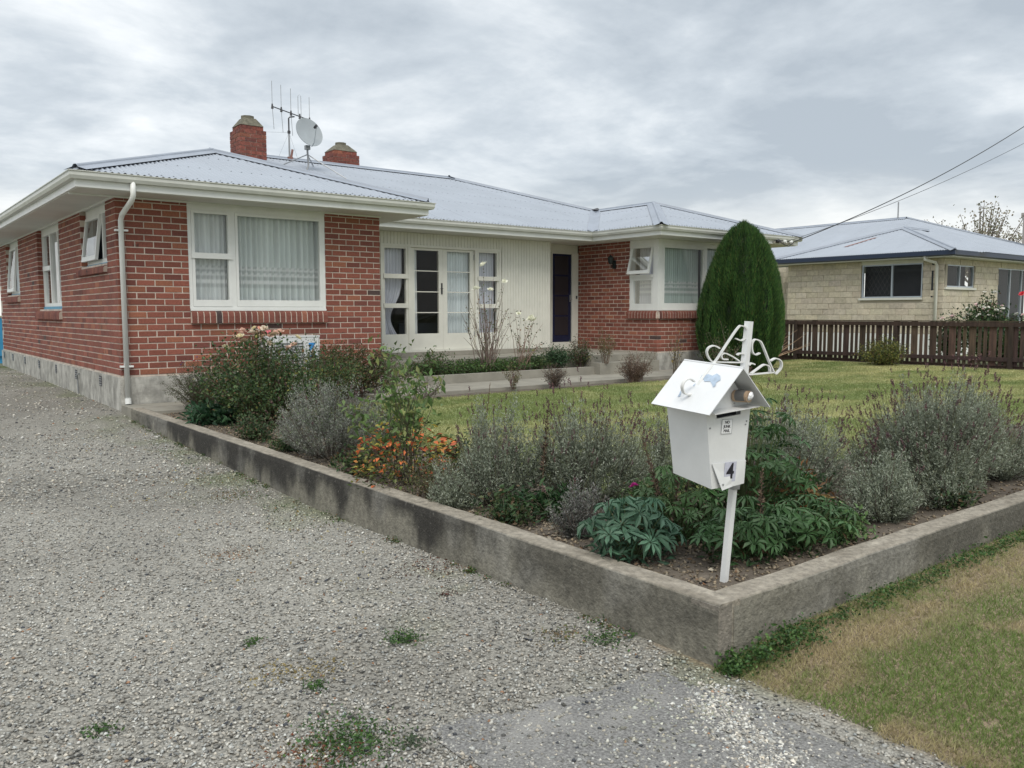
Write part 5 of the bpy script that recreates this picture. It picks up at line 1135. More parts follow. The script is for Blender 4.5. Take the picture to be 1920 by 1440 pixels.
lavender((2.12, -9.46, Zb), .36, .22, .40, 250, 107, 'low lavender clump at the kerb in front of the largest bush', .04)
lavender((2.80, -9.52, Zb), .42, .17, .34, 220, 109, 'low lavender spilling to the kerb right of the small clump', .04)
lavender((4.05, -9.35, Zb), .42, .32, .46, 260, 110, 'lavender at the right edge beside the bare dirt', .15)
lavender((2.45, -8.35, Zb), .40, .30, .52, 240, 111, 'lavender at the lawn edge between the letterbox and the largest bush', .4)
lavender((1.75, -8.0, Zb), .26, .24, .58, 130, 108, 'thin lavender bush behind the letterbox', .4)

def flower_mesh(name, npet=14, size=.03, cup=.9, seed=1):
    r = np.random.default_rng(seed); V = []; F = []
    for i in range(npet):
        ring = i % 3; a = i*2.399; rad = (.35+.35*ring)*size; w_ = size*.75; o = np.array((math.cos(a), math.sin(a), 0)); s_ = np.array((-math.sin(a), math.cos(a), 0)); z = size*(.55-.18*ring)
        b = o*rad*.2; m_ = o*rad+np.array((0, 0, z*.7)); t = o*(rad*1.25)+np.array((0, 0, z*cup*1.6)); k = len(V)
        V += [b-s_*w_*.2, b+s_*w_*.2, m_+s_*w_*.6, m_-s_*w_*.6, t+s_*w_*.35, t-s_*w_*.35]; F += [(k, k+1, k+2, k+3), (k+3, k+2, k+4, k+5)]
    me = bpy.data.meshes.new(name); me.from_pydata([tuple(v) for v in V], [], F); me.materials.append(M['petal']); return me
ROSE = flower_mesh('flower')
def put_flower(parent, p, col, s=1.0, r=random, me=None):
    o = bpy.data.objects.new('flower', me or ROSE); COL.objects.link(o); o.parent = parent; o.location = Vector(p)-Vector(parent.location); o.scale = (s, s, s); o.rotation_euler = (r.uniform(-.7, .7), r.uniform(-.7, .7), r.uniform(0, 6)); o.color = (*col, 1); return o
def shrub(name, cat, base, rx, ry, h, n_st, seed, label, pal, wts, leafL=(.025, .045), leafW=.6, nleaf=40, stemc=(.09, .075, .05), sr=.006, group=None, droop=0, start=.3, flowers=None, extra=None, leafspread=.05, upright=.5, core=None, vs=.2):
    e = empty(name, label, cat, base, group); f = Fol(seed); r = f.r; B = arr(*base); lines = []; rad = []; tips = []
    for i in range(n_st):
        a = r.uniform(0, 2*math.pi); rho = math.sqrt(r.random()); lump = .75+.45*vnoise(np.array(a*1.3), np.array(rho), 1.3, seed)
        tip = B+arr(rx*rho*math.cos(a)*lump, ry*rho*math.sin(a)*lump, h*(1-.45*rho**2)*r.uniform(.55, 1.08)); root = B+arr(rx*.22*r.normal(), ry*.22*r.normal(), 0)*.6
        mid = root*(1-upright)+tip*upright; mid[2] = root[2]+(tip[2]-root[2])*.62; mid += r.normal(0, .03, 3); P = curve3(root, mid, tip, 9); P[:, 2] -= droop*np.linspace(0, 1, 9)**3*rho
        P += r.normal(0, .006, P.shape)*np.linspace(0, 1, 9)[:, None]; lines.append(P); rad.append(np.linspace(sr, sr*.3, 9)); tips.append(P[-1])
        k = nleaf; t = r.uniform(start, 1, k); idx = t*8; i0 = np.clip(idx.astype(int), 0, 7); fr_ = (idx-i0)[:, None]; Q = P[i0]*(1-fr_)+P[i0+1]*fr_+r.normal(0, leafspread, (k, 3))*np.array((1, 1, .7)); D = norm(norm(P[i0+1]-P[i0])*.4+norm(r.normal(size=(k, 3)))*.9+arr(0, 0, .05))
        L = r.uniform(*leafL, k); f.leaves(Q, D, L, L*leafW, cols(r, pal, wts, k, vs), up=.5)
    if extra: extra(f, B, tips)
    f.build('foliage', e); stems_mesh('stem', lines, rad, stemc, e)
    if flowers:
        fc, cnt, sc_ = flowers; hi = sorted(range(len(tips)), key=lambda i: -tips[i][2]*r.uniform(.6, 1))[:cnt]
        for i in hi: put_flower(e, tips[i]+arr(0, 0, .01), fc[int(r.integers(len(fc)))], sc_*r.uniform(.7, 1.15))
    return e
G1 = [(.030, .062, .022), (.055, .095, .032), (.095, .14, .05), (.20, .20, .05), (.16, .09, .045)]
# far left of the bed
shrub('salvia_plant', 'flowering plant', (.72, -1.05, Zb), .50, .42, .72, 170, 201, 'dark twiggy bush with small crimson and violet flowers near the downpipe', [(.050, .070, .026), (.085, .095, .040), (.10, .06, .05)], [5, 4, 2], (.016, .034), .22, 60, (.085, .07, .05), .003, start=.15, flowers=([(.45, .02, .07), (.09, .04, .22), (.09, .04, .22)], 12, .45), leafspread=.02)
shrub('garden_plant', 'plant', (.46, -2.35, Zb), .34, .52, .22, 60, 202, 'low clump of broad green leaves spilling over the wall beneath the rose bush', [(.022, .062, .028), (.045, .105, .045), (.03, .08, .04)], [4, 3, 2], (.07, .12), .42, 14, sr=.004, leafspread=.05, start=.1)
shrub('rose_bush', 'rose bush', (.82, -2.85, Zb), .74, 1.05, 1.08, 165, 203, 'leafy rose bush with fading cream and pink blooms below the big window', G1, [5, 5, 3, .5, .6], (.026, .05), .6, 62, (.11, .075, .05), .006, group='rose bushes around the house', flowers=([(.72, .64, .42), (.75, .52, .42), (.70, .60, .48), (.45, .33, .22)], 22, 1.35), leafspread=.07)
e = shrub('rose_bush', 'rose bush', (1.05, -2.5, Zb), .42, .45, 1.13, 16, 213, 'tall thin rose stems with one pink bloom in front of the heat pump', G1, [2, 3, 2, 1, 3], (.022, .04), .6, 16, (.13, .09, .05), .006, group='rose bushes around the house', leafspread=.04)
put_flower(e, (1.0, -2.62, .60), (.80, .30, .33), 1.6)
put_flower(e, (.86, -2.70, .66), (.78, .42, .30), 1.0)
shrub('hedge_shrub', 'shrub', (3.05, -.72, Zb), 1.05, .44, .84, 170, 204, 'tangled shrub with brown twigs against the corner of the brick wing', [(.045, .075, .025), (.08, .10, .04), (.12, .09, .05), (.17, .11, .06)], [4, 3, 3, 1.6], (.024, .046), .6, 64, (.14, .10, .07), .004, leafspread=.045)
shrub('garden_shrub', 'shrub', (2.05, -1.75, Zb), .66, .55, .92, 120, 214, 'rounded green bush with yellow tinged leaves in front of the heat pump', G1, [4, 5, 4, 1, 1], (.02, .04), .6, 50, (.11, .09, .05), .005, leafspread=.06)
# peony like plant with autumn leaves
def orange(f, B, tips):
    r = f.r; m = 420; a = r.uniform(0, 2*math.pi, m); rho = np.sqrt(r.random(m)); P = B+np.stack([.36*rho*np.cos(a), .36*rho*np.sin(a), .05+.50*r.random(m)*(1.1-rho*.5)], 1)
    f.leaves(P, norm(np.stack([np.cos(a), np.sin(a), r.normal(.1, .5, m)], 1)), r.uniform(.035, .065, m), r.uniform(.018, .034, m), cols(r, [(.62, .17, .06), (.55, .24, .07), (.40, .10, .05), (.48, .40, .08), (.10, .14, .04)], [3, 2, 1.6, 2, 3.4], m, .2), up=.8)
    m = 800; a = r.uniform(0, 2*math.pi, m); rho = np.sqrt(r.random(m)); P = B+np.stack([.42*rho*np.cos(a), .42*rho*np.sin(a), .02+.26*r.random(m)], 1)
    f.leaves(P, norm(np.stack([np.cos(a), np.sin(a), r.normal(.1, .6, m)], 1)), r.uniform(.025, .05, m), .02, cols(r, [(.06, .09, .03), (.12, .14, .05), (.20, .20, .06), (.07, .04, .03)], [3, 3, 1.5, 2], m, .2))
shrub('peony_plant', 'plant', (.36, -6.72, Zb), .42, .38, 1.12, 24, 205, 'tall thin stemmed plant with green tops and bright orange autumn leaves at its foot', [(.085, .15, .045), (.13, .20, .065), (.20, .23, .08)], [4, 4, 2], (.045, .085), .42, 19, (.06, .055, .03), .0048, start=.48, leafspread=.06, extra=orange, upright=.35)
shrub('peony_plant', 'plant', (.62, -5.95, Zb), .46, .34, .92, 9, 215, 'loose leafy stems rising over the lavender, left of the orange leaves', [(.075, .13, .04), (.12, .18, .06), (.20, .22, .07)], [4, 4, 2], (.05, .09), .45, 11, (.07, .06, .035), .0045, start=.55, leafspread=.05, upright=.4)
shrub('garden_plant', 'plant', (.30, -7.22, Zb), .24, .2, .30, 40, 206, 'low brownish green plant at the wall between the orange leaves and the lavender', [(.09, .10, .04), (.14, .12, .06), (.06, .08, .03), (.15, .08, .05)], [3, 3, 3, 2], (.012, .024), .5, 40, sr=.003, leafspread=.03, start=.1)
shrub('garden_plant', 'plant', (.52, -8.22, Zb), .26, .2, .26, 30, 207, 'dark green leafy clump in the shade under the large lavender', [(.018, .05, .018), (.035, .075, .025)], [3, 3], (.04, .08), .3, 16, sr=.003, leafspread=.03, start=.1)

# lupins: every palmate leaf is its own piece
def palmate(name, nl, L, wdt, droop):
    V = []; F = []; r = np.random.default_rng(nl)
    for i in range(nl):
        a = 2*math.pi*i/nl+r.normal(0, .06); d = np.array((math.cos(a), math.sin(a), 0)); s_ = np.array((-math.sin(a), math.cos(a), 0)); k = len(V); l = L*r.uniform(.85, 1.1); z = lambda t: .35*t*l*(1-t)*1.6+.10*l-droop*l*t*t
        V += [d*.004, d*l*.35+s_*wdt*.32+np.array((0, 0, z(.35)+.004)), d*l*.7+s_*wdt*.5+np.array((0, 0, z(.7)+.004)), d*l+np.array((0, 0, z(1.0))), d*l*.7-s_*wdt*.5+np.array((0, 0, z(.7)+.004)), d*l*.35-s_*wdt*.32+np.array((0, 0, z(.35)+.004)), d*l*.35+np.array((0, 0, z(.35)-.003)), d*l*.7+np.array((0, 0, z(.7)-.004))]
        F += [(k, k+1, k+6), (k+1, k+2, k+7, k+6), (k+2, k+3, k+7), (k+3, k+4, k+7), (k+4, k+5, k+6, k+7), (k+5, k, k+6)]
    me = bpy.data.meshes.new(name); me.from_pydata([tuple(v) for v in V], [], F); me.materials.append(M['leafobj']); return me
PAL = [palmate('leaf', 8, .072, .021, .25), palmate('leaf', 9, .078, .020, .45), palmate('leaf', 7, .066, .022, .1)]
def lupin(base, rx, ry, h, n, seed, label, col, seeds=(), sc=1.0, group='lupins in the front bed', var=.18):
    e = empty('lupin_plant', label, 'lupin', base, group); r = np.random.default_rng(seed); B = arr(*base); lines = []; rad = []
    for i in range(n):
        a = r.uniform(0, 2*math.pi); rho = math.sqrt((i+.5)/n); p = B+arr(rx*rho*math.cos(i*2.399), ry*rho*math.sin(i*2.399), h*(1-.55*rho**1.6)*r.uniform(.55, 1.08)+.03); root = B+arr(rx*.15*rho*math.cos(i*2.399), ry*.15*rho*math.sin(i*2.399), 0)
        P = curve3(root, root*.4+p*.6+arr(0, 0, .03), p, 5); lines.append(P); rad.append(np.linspace(.004, .0022, 5))
        o = bpy.data.objects.new('leaf', PAL[int(r.integers(3))]); COL.objects.link(o); o.parent = e; o.location = Vector(p-B); k_ = sc*r.uniform(.6, 1.25); o.scale = (k_, k_*r.uniform(.85, 1.1), k_*r.uniform(.4, 1.5))
        out_ = norm(p-B-arr(0, 0, h*.3)); nrm_ = Vector(norm(arr(0, 0, 1.0)+out_*.75+r.normal(0, .36, 3))); o.rotation_euler = (nrm_.to_track_quat('Z', 'Y').to_matrix() @ Matrix.Rotation(r.uniform(0, 6), 3, 'Z')).to_euler()
        c = np.array(col)*math.exp(r.normal(0, var)); 
        if r.random() < .015: c = np.array((.22, .22, .06))
        o.color = (*c, 1)
    f = Fol(seed+5)
    m = n*9; aa = f.r.uniform(0, 2*math.pi, m); rh = np.sqrt(f.r.random(m)); Q = B+np.stack([rx*.85*rh*np.cos(aa), ry*.85*rh*np.sin(aa), h*.62*f.r.random(m)*(1-.4*rh)+.01], 1)
    f.leaves(Q, norm(f.r.normal(size=(m, 3))+arr(0, 0, .2)), f.r.uniform(.04, .075, m)*sc, .014*sc, cols(f.r, [np.array(col)*.75, np.array(col)*1.1, (.10, .06, .03)], [4, 3, .8], m, .2)); f.build('undergrowth', e)  # inner leaves added in darkened tones to deepen the shade beneath the plant
    stems_mesh('stem', lines, rad, (.08, .11, .04), e, 4)
    for (sx, sy, z0, z1, wd_, ln) in seeds: seedhead(e, B+arr(sx, sy, z0), B+arr(sx+ln[0], sy+ln[1], z1), wd_, seed+int(100*sx)+7, P0_=B)
    return e
def seedhead(parent, a, b, wd_, seed, P0_=None):
    f = Fol(seed); r = f.r; n = int(95*np.linalg.norm(b-a)/.25); t = np.sort(r.random(n)); d = norm(b-a); P = a+(b-a)*t[:, None]; rr_ = norm(np.cross(d, r.normal(size=(n, 3)))); D = norm(rr_+d*.75); L = wd_*(1-.55*t)*r.uniform(.8, 1.2, n)
    f.leaves(P, D, L, L*.34, cols(r, [(.105, .07, .05), (.15, .10, .07), (.06, .045, .035), (.22, .17, .12)], [4, 3, 3, 1], n, .2), fold=.4); f.build('seed_spike', parent, 'dry')
    stems_mesh('stem', [[P0_ if P0_ is not None else a, a, b]], [[.005, .004, .002]], (.12, .08, .05), parent)
lupin((.30, -9.08, Zb), .26, .22, .30, 30, 301, 'pale blue green lupin beside the left of the letterbox post', (.075, .155, .095), sc=1.35, var=.12)
lupin((.78, -8.98, Zb), .30, .26, .40, 46, 302, 'lupin with brown curling seed spikes behind the letterbox', (.065, .125, .045), seeds=[(-.14, .02, .22, .60, .034, (-.13, .02)), (-.10, -.05, .10, .42, .036, (.0, -.02)), (.05, .0, .18, .50, .034, (-.02, -.05)), (.12, .05, .12, .34, .03, (.05, -.02))])
lupin((.80, -9.42, Zb), .34, .22, .26, 52, 303, 'low dark green lupin just right of the letterbox post', (.045, .10, .035), seeds=[(.06, -.03, .14, .46, .036, (.01, .0))])
lupin((1.25, -9.08, Zb), .38, .34, .80, 104, 304, 'tallest dark green lupin with a brown seed head at its top', (.048, .105, .035), seeds=[(.03, .02, .72, .95, .048, (.03, .02)), (-.18, -.05, .34, .62, .036, (.06, .0)), (.36, .05, .14, .36, .04, (-.02, .06))])
lupin((1.18, -9.50, Zb), .40, .20, .26, 50, 305, 'spreading lupin leaves along the street side kerb', (.050, .11, .038))
shrub('garden_plant', 'plant', (1.46, -9.55, Zb), .22, .14, .20, 36, 306, 'small bright green leafy plant overhanging the street wall', [(.09, .16, .055), (.13, .21, .08), (.06, .11, .04)], [4, 4, 2], (.022, .038), .7, 18, sr=.0025, leafspread=.03, start=.2)
shrub('dry_plant', 'plant', (1.52, -9.18, Zb), .30, .20, .34, 30, 307, 'clump of dead orange brown leaves between lupin and lavender', [(.22, .10, .035), (.14, .07, .03), (.30, .20, .08), (.07, .045, .03)], [3, 4, 1.5, 3], (.04, .09), .25, 20, (.10, .07, .05), .004, leafspread=.05, start=.2)
# tall brown seed spikes standing alone
for i, (b, h_, w_, lb) in enumerate((((.62, -7.98, Zb), .66, .034, 'tall brown seed spike standing between two lavender bushes'), ((2.3, -5.1, Zb), .5, .02, 'thin dark dead flower stem at the lawn edge'))):
    e = empty('seed_stalk', lb, 'dead flower', b); B = arr(*b); seedhead(e, B+arr(0, 0, h_*.38), B+arr(.05, 0, h_+.05), w_, 320+i, B)
mg = shrub('garden_plant', 'flowering plant', (.62, -8.72, Zb), .12, .10, .24, 16, 308, 'small plant with one magenta flower beside the pale lupin', G1, [4, 4, 2, .1, 1], (.02, .04), .5, 14, sr=.003, leafspread=.02)
put_flower(mg, (.64, -8.76, -.14), (.42, .03, .22), .7)
put_flower(mg, (.655, -8.73, -.155), (.42, .03, .22), .5)

# planter bed along the porch
shrub('ground_cover', 'ground cover', (6.2, .28, -.262), 2.3, .34, .26, 300, 401, 'mat of low green leaves filling the porch planter', [(.07, .14, .04), (.12, .19, .055), (.045, .09, .03)], [4, 3, 3], (.025, .055), .55, 30, sr=.003, leafspread=.05, start=.05)
bare_c = (.16, .12, .10)
RG = 'rose bushes around the house'
shrub('rose_bush', 'rose bush', (6.22, .20, -.30), .66, .34, 1.86, 46, 402, 'tall almost bare rose bush with a white bloom in front of the french doors', G1, [1, 3, 2, 1.5, 3], (.022, .045), .6, 7, bare_c, .009, group=RG, flowers=([(.80, .80, .68)], 4, 2.3), leafspread=.03, start=.4, upright=.35)
shrub('rose_bush', 'rose bush', (7.05, .20, -.30), .58, .30, 1.30, 20, 403, 'shorter bare rose with two white blooms in front of the board wall', G1, [1, 3, 2, 1, 3], (.03, .05), .6, 9, (.20, .13, .10), .008, group=RG, flowers=([(.80, .80, .66)], 3, 2.1), leafspread=.03, start=.5, upright=.3)
shrub('garden_shrub', 'shrub', (7.95, .22, -.26), .36, .28, .50, 70, 404, 'rounded green bush in the planter left of the front door', [(.04, .09, .04), (.07, .13, .06), (.03, .06, .03)], [4, 3, 3], (.025, .05), .5, 40, sr=.004, leafspread=.05)
shrub('garden_shrub', 'shrub', (8.52, .20, -.26), .34, .26, .60, 60, 405, 'mixed brown and green bush in the planter before the front door', [(.04, .08, .03), (.10, .06, .045), (.08, .10, .04), (.16, .16, .05)], [4, 3, 2, 1], (.022, .045), .5, 34, (.13, .09, .08), .004, leafspread=.05)
shrub('garden_shrub', 'shrub', (8.75, -.30, -.16), .26, .22, .80, 26, 415, 'upright brown stalks with dry leaves by the porch step', [(.15, .10, .05), (.10, .11, .04), (.2, .17, .08)], [3, 3, 1], (.022, .045), .5, 22, (.16, .12, .09), .005, leafspread=.03)
shrub('dead_bush', 'dead bush', (6.35, -1.52, -.40), .30, .22, .42, 60, 406, 'small dark dead bush at the edge of the path', [(.10, .065, .05), (.06, .05, .035), (.14, .10, .07)], [4, 3, 3], (.02, .04), .3, 20, (.09, .065, .055), .004, leafspread=.02, start=.2)
shrub('dead_bush', 'dead bush', (5.55, -1.45, -.40), .22, .18, .50, 26, 416, 'thin straggly plant at the path edge with a few green leaves', [(.09, .11, .04), (.13, .09, .06), (.2, .18, .08)], [4, 3, 2], (.02, .04), .4, 14, (.14, .10, .07), .004, leafspread=.02, start=.3)
shrub('dead_bush', 'dead bush', (3.75, -1.65, -.41), .34, .20, .36, 18, 417, 'low woody shrub with curved stems at the left of the path', [(.06, .09, .04), (.10, .08, .05)], [3, 3], (.02, .035), .5, 12, (.12, .10, .085), .007, leafspread=.03, start=.4, upright=.7)
shrub('dead_bush', 'dead bush', (8.15, -1.62, -.41), .38, .30, .56, 110, 407, 'dense upright brown dead bush beside the porch steps', [(.12, .075, .055), (.08, .055, .045), (.17, .12, .09)], [4, 3, 2], (.025, .05), .22, 22, (.15, .10, .075), .005, leafspread=.02, start=.15)
shrub('dead_bush', 'dead bush', (8.65, -1.35, -.41), .30, .26, .95, 13, 418, 'sparse tall brown twigs rising in front of the right wing brickwork', [(.14, .11, .06), (.11, .12, .05)], [3, 2], (.02, .04), .35, 12, (.13, .10, .08), .005, leafspread=.02, start=.5)
shrub('rose_bush', 'rose bush', (9.75, -1.20, -.41), .26, .24, .98, 12, 408, 'bare twisted rose with a few yellow leaves below the corner window', [(.12, .12, .05), (.38, .27, .05), (.13, .09, .06)], [3, 1.5, 2], (.025, .045), .6, 12, (.13, .11, .08), .009, group=RG, leafspread=.03, start=.35, upright=.3)
shrub('rose_bush', 'rose bush', (10.15, -2.05, -.41), .60, .36, 1.20, 28, 409, 'loose green rose bush in front of the left side of the cypress', [(.05, .085, .035), (.09, .12, .05), (.13, .10, .06)], [4, 3, 2.5], (.022, .045), .6, 26, (.13, .10, .08), .006, group=RG, leafspread=.05, start=.3)
shrub('garden_plant', 'plant', (9.55, -2.05, -.41), .34, .25, .26, 40, 410, 'low brown and green weeds behind the letterbox roof', [(.09, .10, .04), (.16, .12, .08), (.05, .08, .03)], [3, 3, 2], (.02, .04), .4, 22, sr=.003, leafspread=.03, start=.1)
DK = [(.022, .05, .018), (.045, .085, .03), (.08, .10, .04), (.12, .08, .045)]
for i, (b, rx_, ry_, h_, n_, lb) in enumerate((((.30, -3.95, Zb), .22, .42, .30, 50, 'dark low plants at the wall below the cream roses'), ((.95, -4.2, Zb), .42, .40, .52, 60, 'green weedy growth between the roses and the grey lavender'), ((.28, -4.75, Zb), .18, .25, .16, 34, 'low creeping green plant on the wall edge before the grey lavender'),
        ((1.05, -5.3, Zb), .34, .42, .44, 44, 'thin green shoots behind the grey sprawling lavender'), ((.26, -6.15, Zb), .18, .32, .24, 46, 'small mixed green plants at the wall left of the orange leaves'), ((.98, -6.7, Zb), .34, .34, .40, 40, 'feathery green plant behind the orange leaved plant'),
        ((.78, -7.35, Zb), .24, .26, .40, 34, 'green and brown filler plant among the lavender bushes'), ((.25, -8.10, Zb), .16, .22, .20, 34, 'dark low foliage at the wall under the lavender'), ((.95, -8.62, Zb), .28, .18, .30, 40, 'leafy greens behind the pale lupin'), ((1.85, -9.05, Zb), .30, .20, .30, 36, 'brown and green undergrowth between lupins and lavender'), ((2.75, -9.60, Zb), .35, .10, .16, 30, 'low weeds on the kerb before the largest lavender'))):
    shrub('garden_plant', 'plant', b, rx_, ry_, h_, n_, 450+i, lb, DK, [4, 4, 2, 1.4], (.02, .045), .5, 26, sr=.003, leafspread=.04, start=.12)
shrub('garden_shrub', 'shrub', (5.1, .25, -.26), .45, .30, .50, 50, 470, 'loose green shoots in the planter left of the tall bare rose', [(.05, .11, .035), (.09, .14, .05), (.12, .10, .05)], [4, 3, 2], (.03, .05), .5, 26, sr=.004, leafspread=.05)
shrub('garden_shrub', 'shrub', (7.5, .3, -.26), .36, .28, .36, 50, 471, 'low green growth in the planter between the shorter rose and the rounded bush', [(.05, .10, .04), (.10, .13, .05)], [4, 3], (.025, .05), .5, 26, sr=.004, leafspread=.05)
# cypress
def cypress(base, R_, h, seed):
    e = empty('cypress_tree', 'dense dark green cone shaped cypress beside the right wing', 'tree', base); B = arr(*base); f = Fol(seed); r = f.r
    hs = np.array([0, .05, .12, .25, .42, .60, .72, .84, .91, .96, 1.0]); rs = np.array([.66, .82, .93, 1.0, .97, .86, .74, .58, .43, .28, .05])
    core = MB(); nA_, nZ = 40, 26; V = []
    for j in range(nZ+1):
        t = j/nZ
        for i in range(nA_):
            a = 2*math.pi*i/nA_; q = np.interp(t, hs, rs)*R_*.90*(1+.05*math.sin(3*a+4*t)+.03*math.sin(7*a)); V.append((q*math.cos(a), q*math.sin(a), .04+t*h*.97))
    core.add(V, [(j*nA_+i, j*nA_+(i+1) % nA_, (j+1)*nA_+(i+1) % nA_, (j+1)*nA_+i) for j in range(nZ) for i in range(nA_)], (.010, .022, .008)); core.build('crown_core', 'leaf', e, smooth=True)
    m = 95000; t = r.random(m)**1.05; a = r.uniform(0, 2*math.pi, m); w_ = np.interp(t, hs, rs); k = r.random(m) < w_+.08; t, a, w_ = t[k], a[k], w_[k]; m = len(t)
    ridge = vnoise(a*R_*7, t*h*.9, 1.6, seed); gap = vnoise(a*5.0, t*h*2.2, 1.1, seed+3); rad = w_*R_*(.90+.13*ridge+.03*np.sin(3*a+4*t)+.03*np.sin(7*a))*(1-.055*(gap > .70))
    P = B+np.stack([rad*np.cos(a), rad*np.sin(a), .02+t*h], 1); out_ = np.stack([np.cos(a), np.sin(a), np.zeros(m)], 1); D = norm(out_*(.34+.2*r.random((m, 1)))+arr(0, 0, 1.0)+r.normal(0, .13, (m, 3)))
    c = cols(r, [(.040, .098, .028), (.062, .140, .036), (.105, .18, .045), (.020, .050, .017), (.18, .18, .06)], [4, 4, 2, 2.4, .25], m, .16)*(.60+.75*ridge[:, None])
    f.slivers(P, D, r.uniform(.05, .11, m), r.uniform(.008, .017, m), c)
    m = 1500; t = r.uniform(.70, 1.02, m); a = r.uniform(0, 2*math.pi, m); rad = np.interp(np.clip(t, 0, 1), hs, rs)*R_*r.uniform(.6, 1.1, m); f.slivers(B+np.stack([rad*np.cos(a), rad*np.sin(a), t*h], 1), norm(r.normal(0, .25, (m, 3))+arr(0, 0, 1)), .09, .010, cols(r, [(.05, .10, .025), (.10, .13, .03)], [3, 1], m, .2))
    f.build('crown', e); tr = MB(); tr.tube([(0, 0, -.05), (0, 0, .5)], [.09, .07], 8, C=(.10, .075, .055)); tr.build('trunk', 'stem', e)
cypress((11.93, -1.12, -.42), 0.865, 3.06, 501)
# pruned branches leaning by the cypress
e = empty('cut_branches', 'bare tan branches lying against the fence beside the cypress', 'branches', (14.9, .3, -.41)); r = np.random.default_rng(77); L_ = []; R_ = []
for i in range(14):
    a = arr(14.3+r.uniform(-.1, .2), .25+r.uniform(-.1, .1), -.38); b = a+arr(.35+r.uniform(0, .75), -.35+r.uniform(-.5, .3), .30+r.uniform(0, .50)); L_.append(curve3(a, (a+b)/2+r.normal(0, .05, 3), b, 6)); R_.append(np.linspace(.012, .004, 6))
stems_mesh('branch', L_, R_, (.30, .20, .13), e)
shrub('garden_shrub', 'shrub', (16.15, -2.05, -.42), .62, .56, .66, 80, 411, 'rounded bush with yellow green leaf tips in front of the picket fence', [(.04, .06, .02), (.13, .15, .035), (.26, .26, .06), (.12, .06, .035)], [5, 4, 3, 1], (.03, .055), .45, 80, (.09, .06, .04), .006, leafspread=.07)
# neighbour's roses behind the fence
def nrose(x, y, rx, ry, h, n, seed, label, nf, pinks=0):
    e = shrub('rose_bush', 'rose bush', (x, y, -.45), rx, ry, h, n, seed, label, [(.022, .05, .018), (.045, .085, .028), (.08, .12, .04), (.10, .06, .04)], [5, 4, 2, .8], (.06, .095), .62, 60, (.08, .06, .04), .008, group=RG, flowers=([(.82, .80, .74), (.82, .80, .74), (.80, .62, .60)], nf, 1.5), leafspread=.11)
    return e
nrose(20.3, -2.55, .95, .8, 1.72, 90, 601, 'large rose bush dotted with white blooms beyond the fence', 34)
nrose(18.95, -2.25, .42, .4, 1.28, 30, 602, 'small rose bush with one white bloom beyond the fence beside the cream downpipe', 4)
nrose(20.2, -4.1, .9, .9, 1.55, 80, 603, 'dark rose bush at the right edge beyond the fence', 16)
nrose(19.0, -3.6, .6, .7, 1.0, 60, 604, 'low dark bush seen through the fence pickets', 3)
e = bpy.data.objects['rose_bush.006'] if 'rose_bush.006' in bpy.data.objects else None
rbx = [o for o in bpy.data.objects if o.get('label', '').startswith('dark rose bush at the right edge')][0]; put_flower(rbx, (20.3, -3.35, 1.28), (.70, .06, .08), 2.2)
# sparse autumn tree beyond the neighbour
def sparse_tree(base, h, rx, seed, label):
    e = empty('autumn_tree', label, 'tree', base, 'trees beyond the houses'); B = arr(*base); r = np.random.default_rng(seed); lines = [[B, B+arr(.1, 0, h*.35), B+arr(0, .1, h*.6)]]; rad = [[.16, .12, .07]]; f = Fol(seed)
    for i in range(90):
        a = r.uniform(0, 2*math.pi); rho = math.sqrt(r.random()); s_ = B+arr(0, 0, h*r.uniform(.25, .55)); tip = B+arr(rx*rho*math.cos(a), rx*rho*math.sin(a), h*(1-.28*rho**2)*r.uniform(.78, 1.04)); P = curve3(s_, s_*.45+tip*.55+arr(0, 0, -.15), tip, 7); lines.append(P); rad.append(np.linspace(.05, .010, 7))
        k = 46; t = r.uniform(.35, 1, k)*6; i0 = np.clip(t.astype(int), 0, 5); Q = P[i0]+(P[i0+1]-P[i0])*(t-i0)[:, None]+r.normal(0, .15, (k, 3)); f.leaves(Q, norm(r.normal(size=(k, 3))), r.uniform(.09, .17, k), .10, cols(r, [(.17, .17, .11), (.24, .20, .15), (.30, .28, .21)], [3, 3, 2], k, .25))
    stems_mesh('trunk', lines, rad, (.16, .13, .11), e, 4); f.build('crown', e)
sparse_tree((45.1, 8.1, -.8), 7.6, 4.6, 701, 'sparse autumn tree showing over the neighbouring roof')

# weeds along the street side of the wall and in the gravel
def weeds(name, pts, n, L, pal, seed, label, spread=.05, hh=.05, wf=.6, group=None):
    f = Fol(seed); r = f.r; base = (pts[0][0], pts[0][1], 0); e = empty(name, label, 'weeds', base, group)
    P = np.array(pts, float); i = r.integers(0, len(P), n); Q = P[i, :2]+r.normal(0, 1, (n, 2))*P[i, 2:3]; z = outer_z(Q[:, 0], Q[:, 1])+r.uniform(0, 1, n)**1.3*hh*np.clip(P[i, 3], .2, 2)
    f.leaves(np.stack([Q[:, 0], Q[:, 1], z], 1), norm(r.normal(size=(n, 3))*np.array((1, 1, .45))+arr(0, 0, .35)), r.uniform(*L, n), r.uniform(*L, n)*wf, cols(r, pal, [1]*len(pal), n, .22)); f.build('leaves', e); e['kind'] = 'stuff'; return e
WP = [(.05, .11, .03), (.08, .15, .04), (.035, .08, .022)]
xs_ = np.linspace(.05, 4.2, 60); rw_ = np.random.default_rng(8)
weeds('wall_weeds', [(x, -9.955-.03*rw_.random(), .026+.015*rw_.random(), .4+1.3*rw_.random()) for x in xs_], 3000, (.009, .021), WP, 801, 'band of green weeds growing along the street face of the concrete wall', hh=.05, wf=.8)
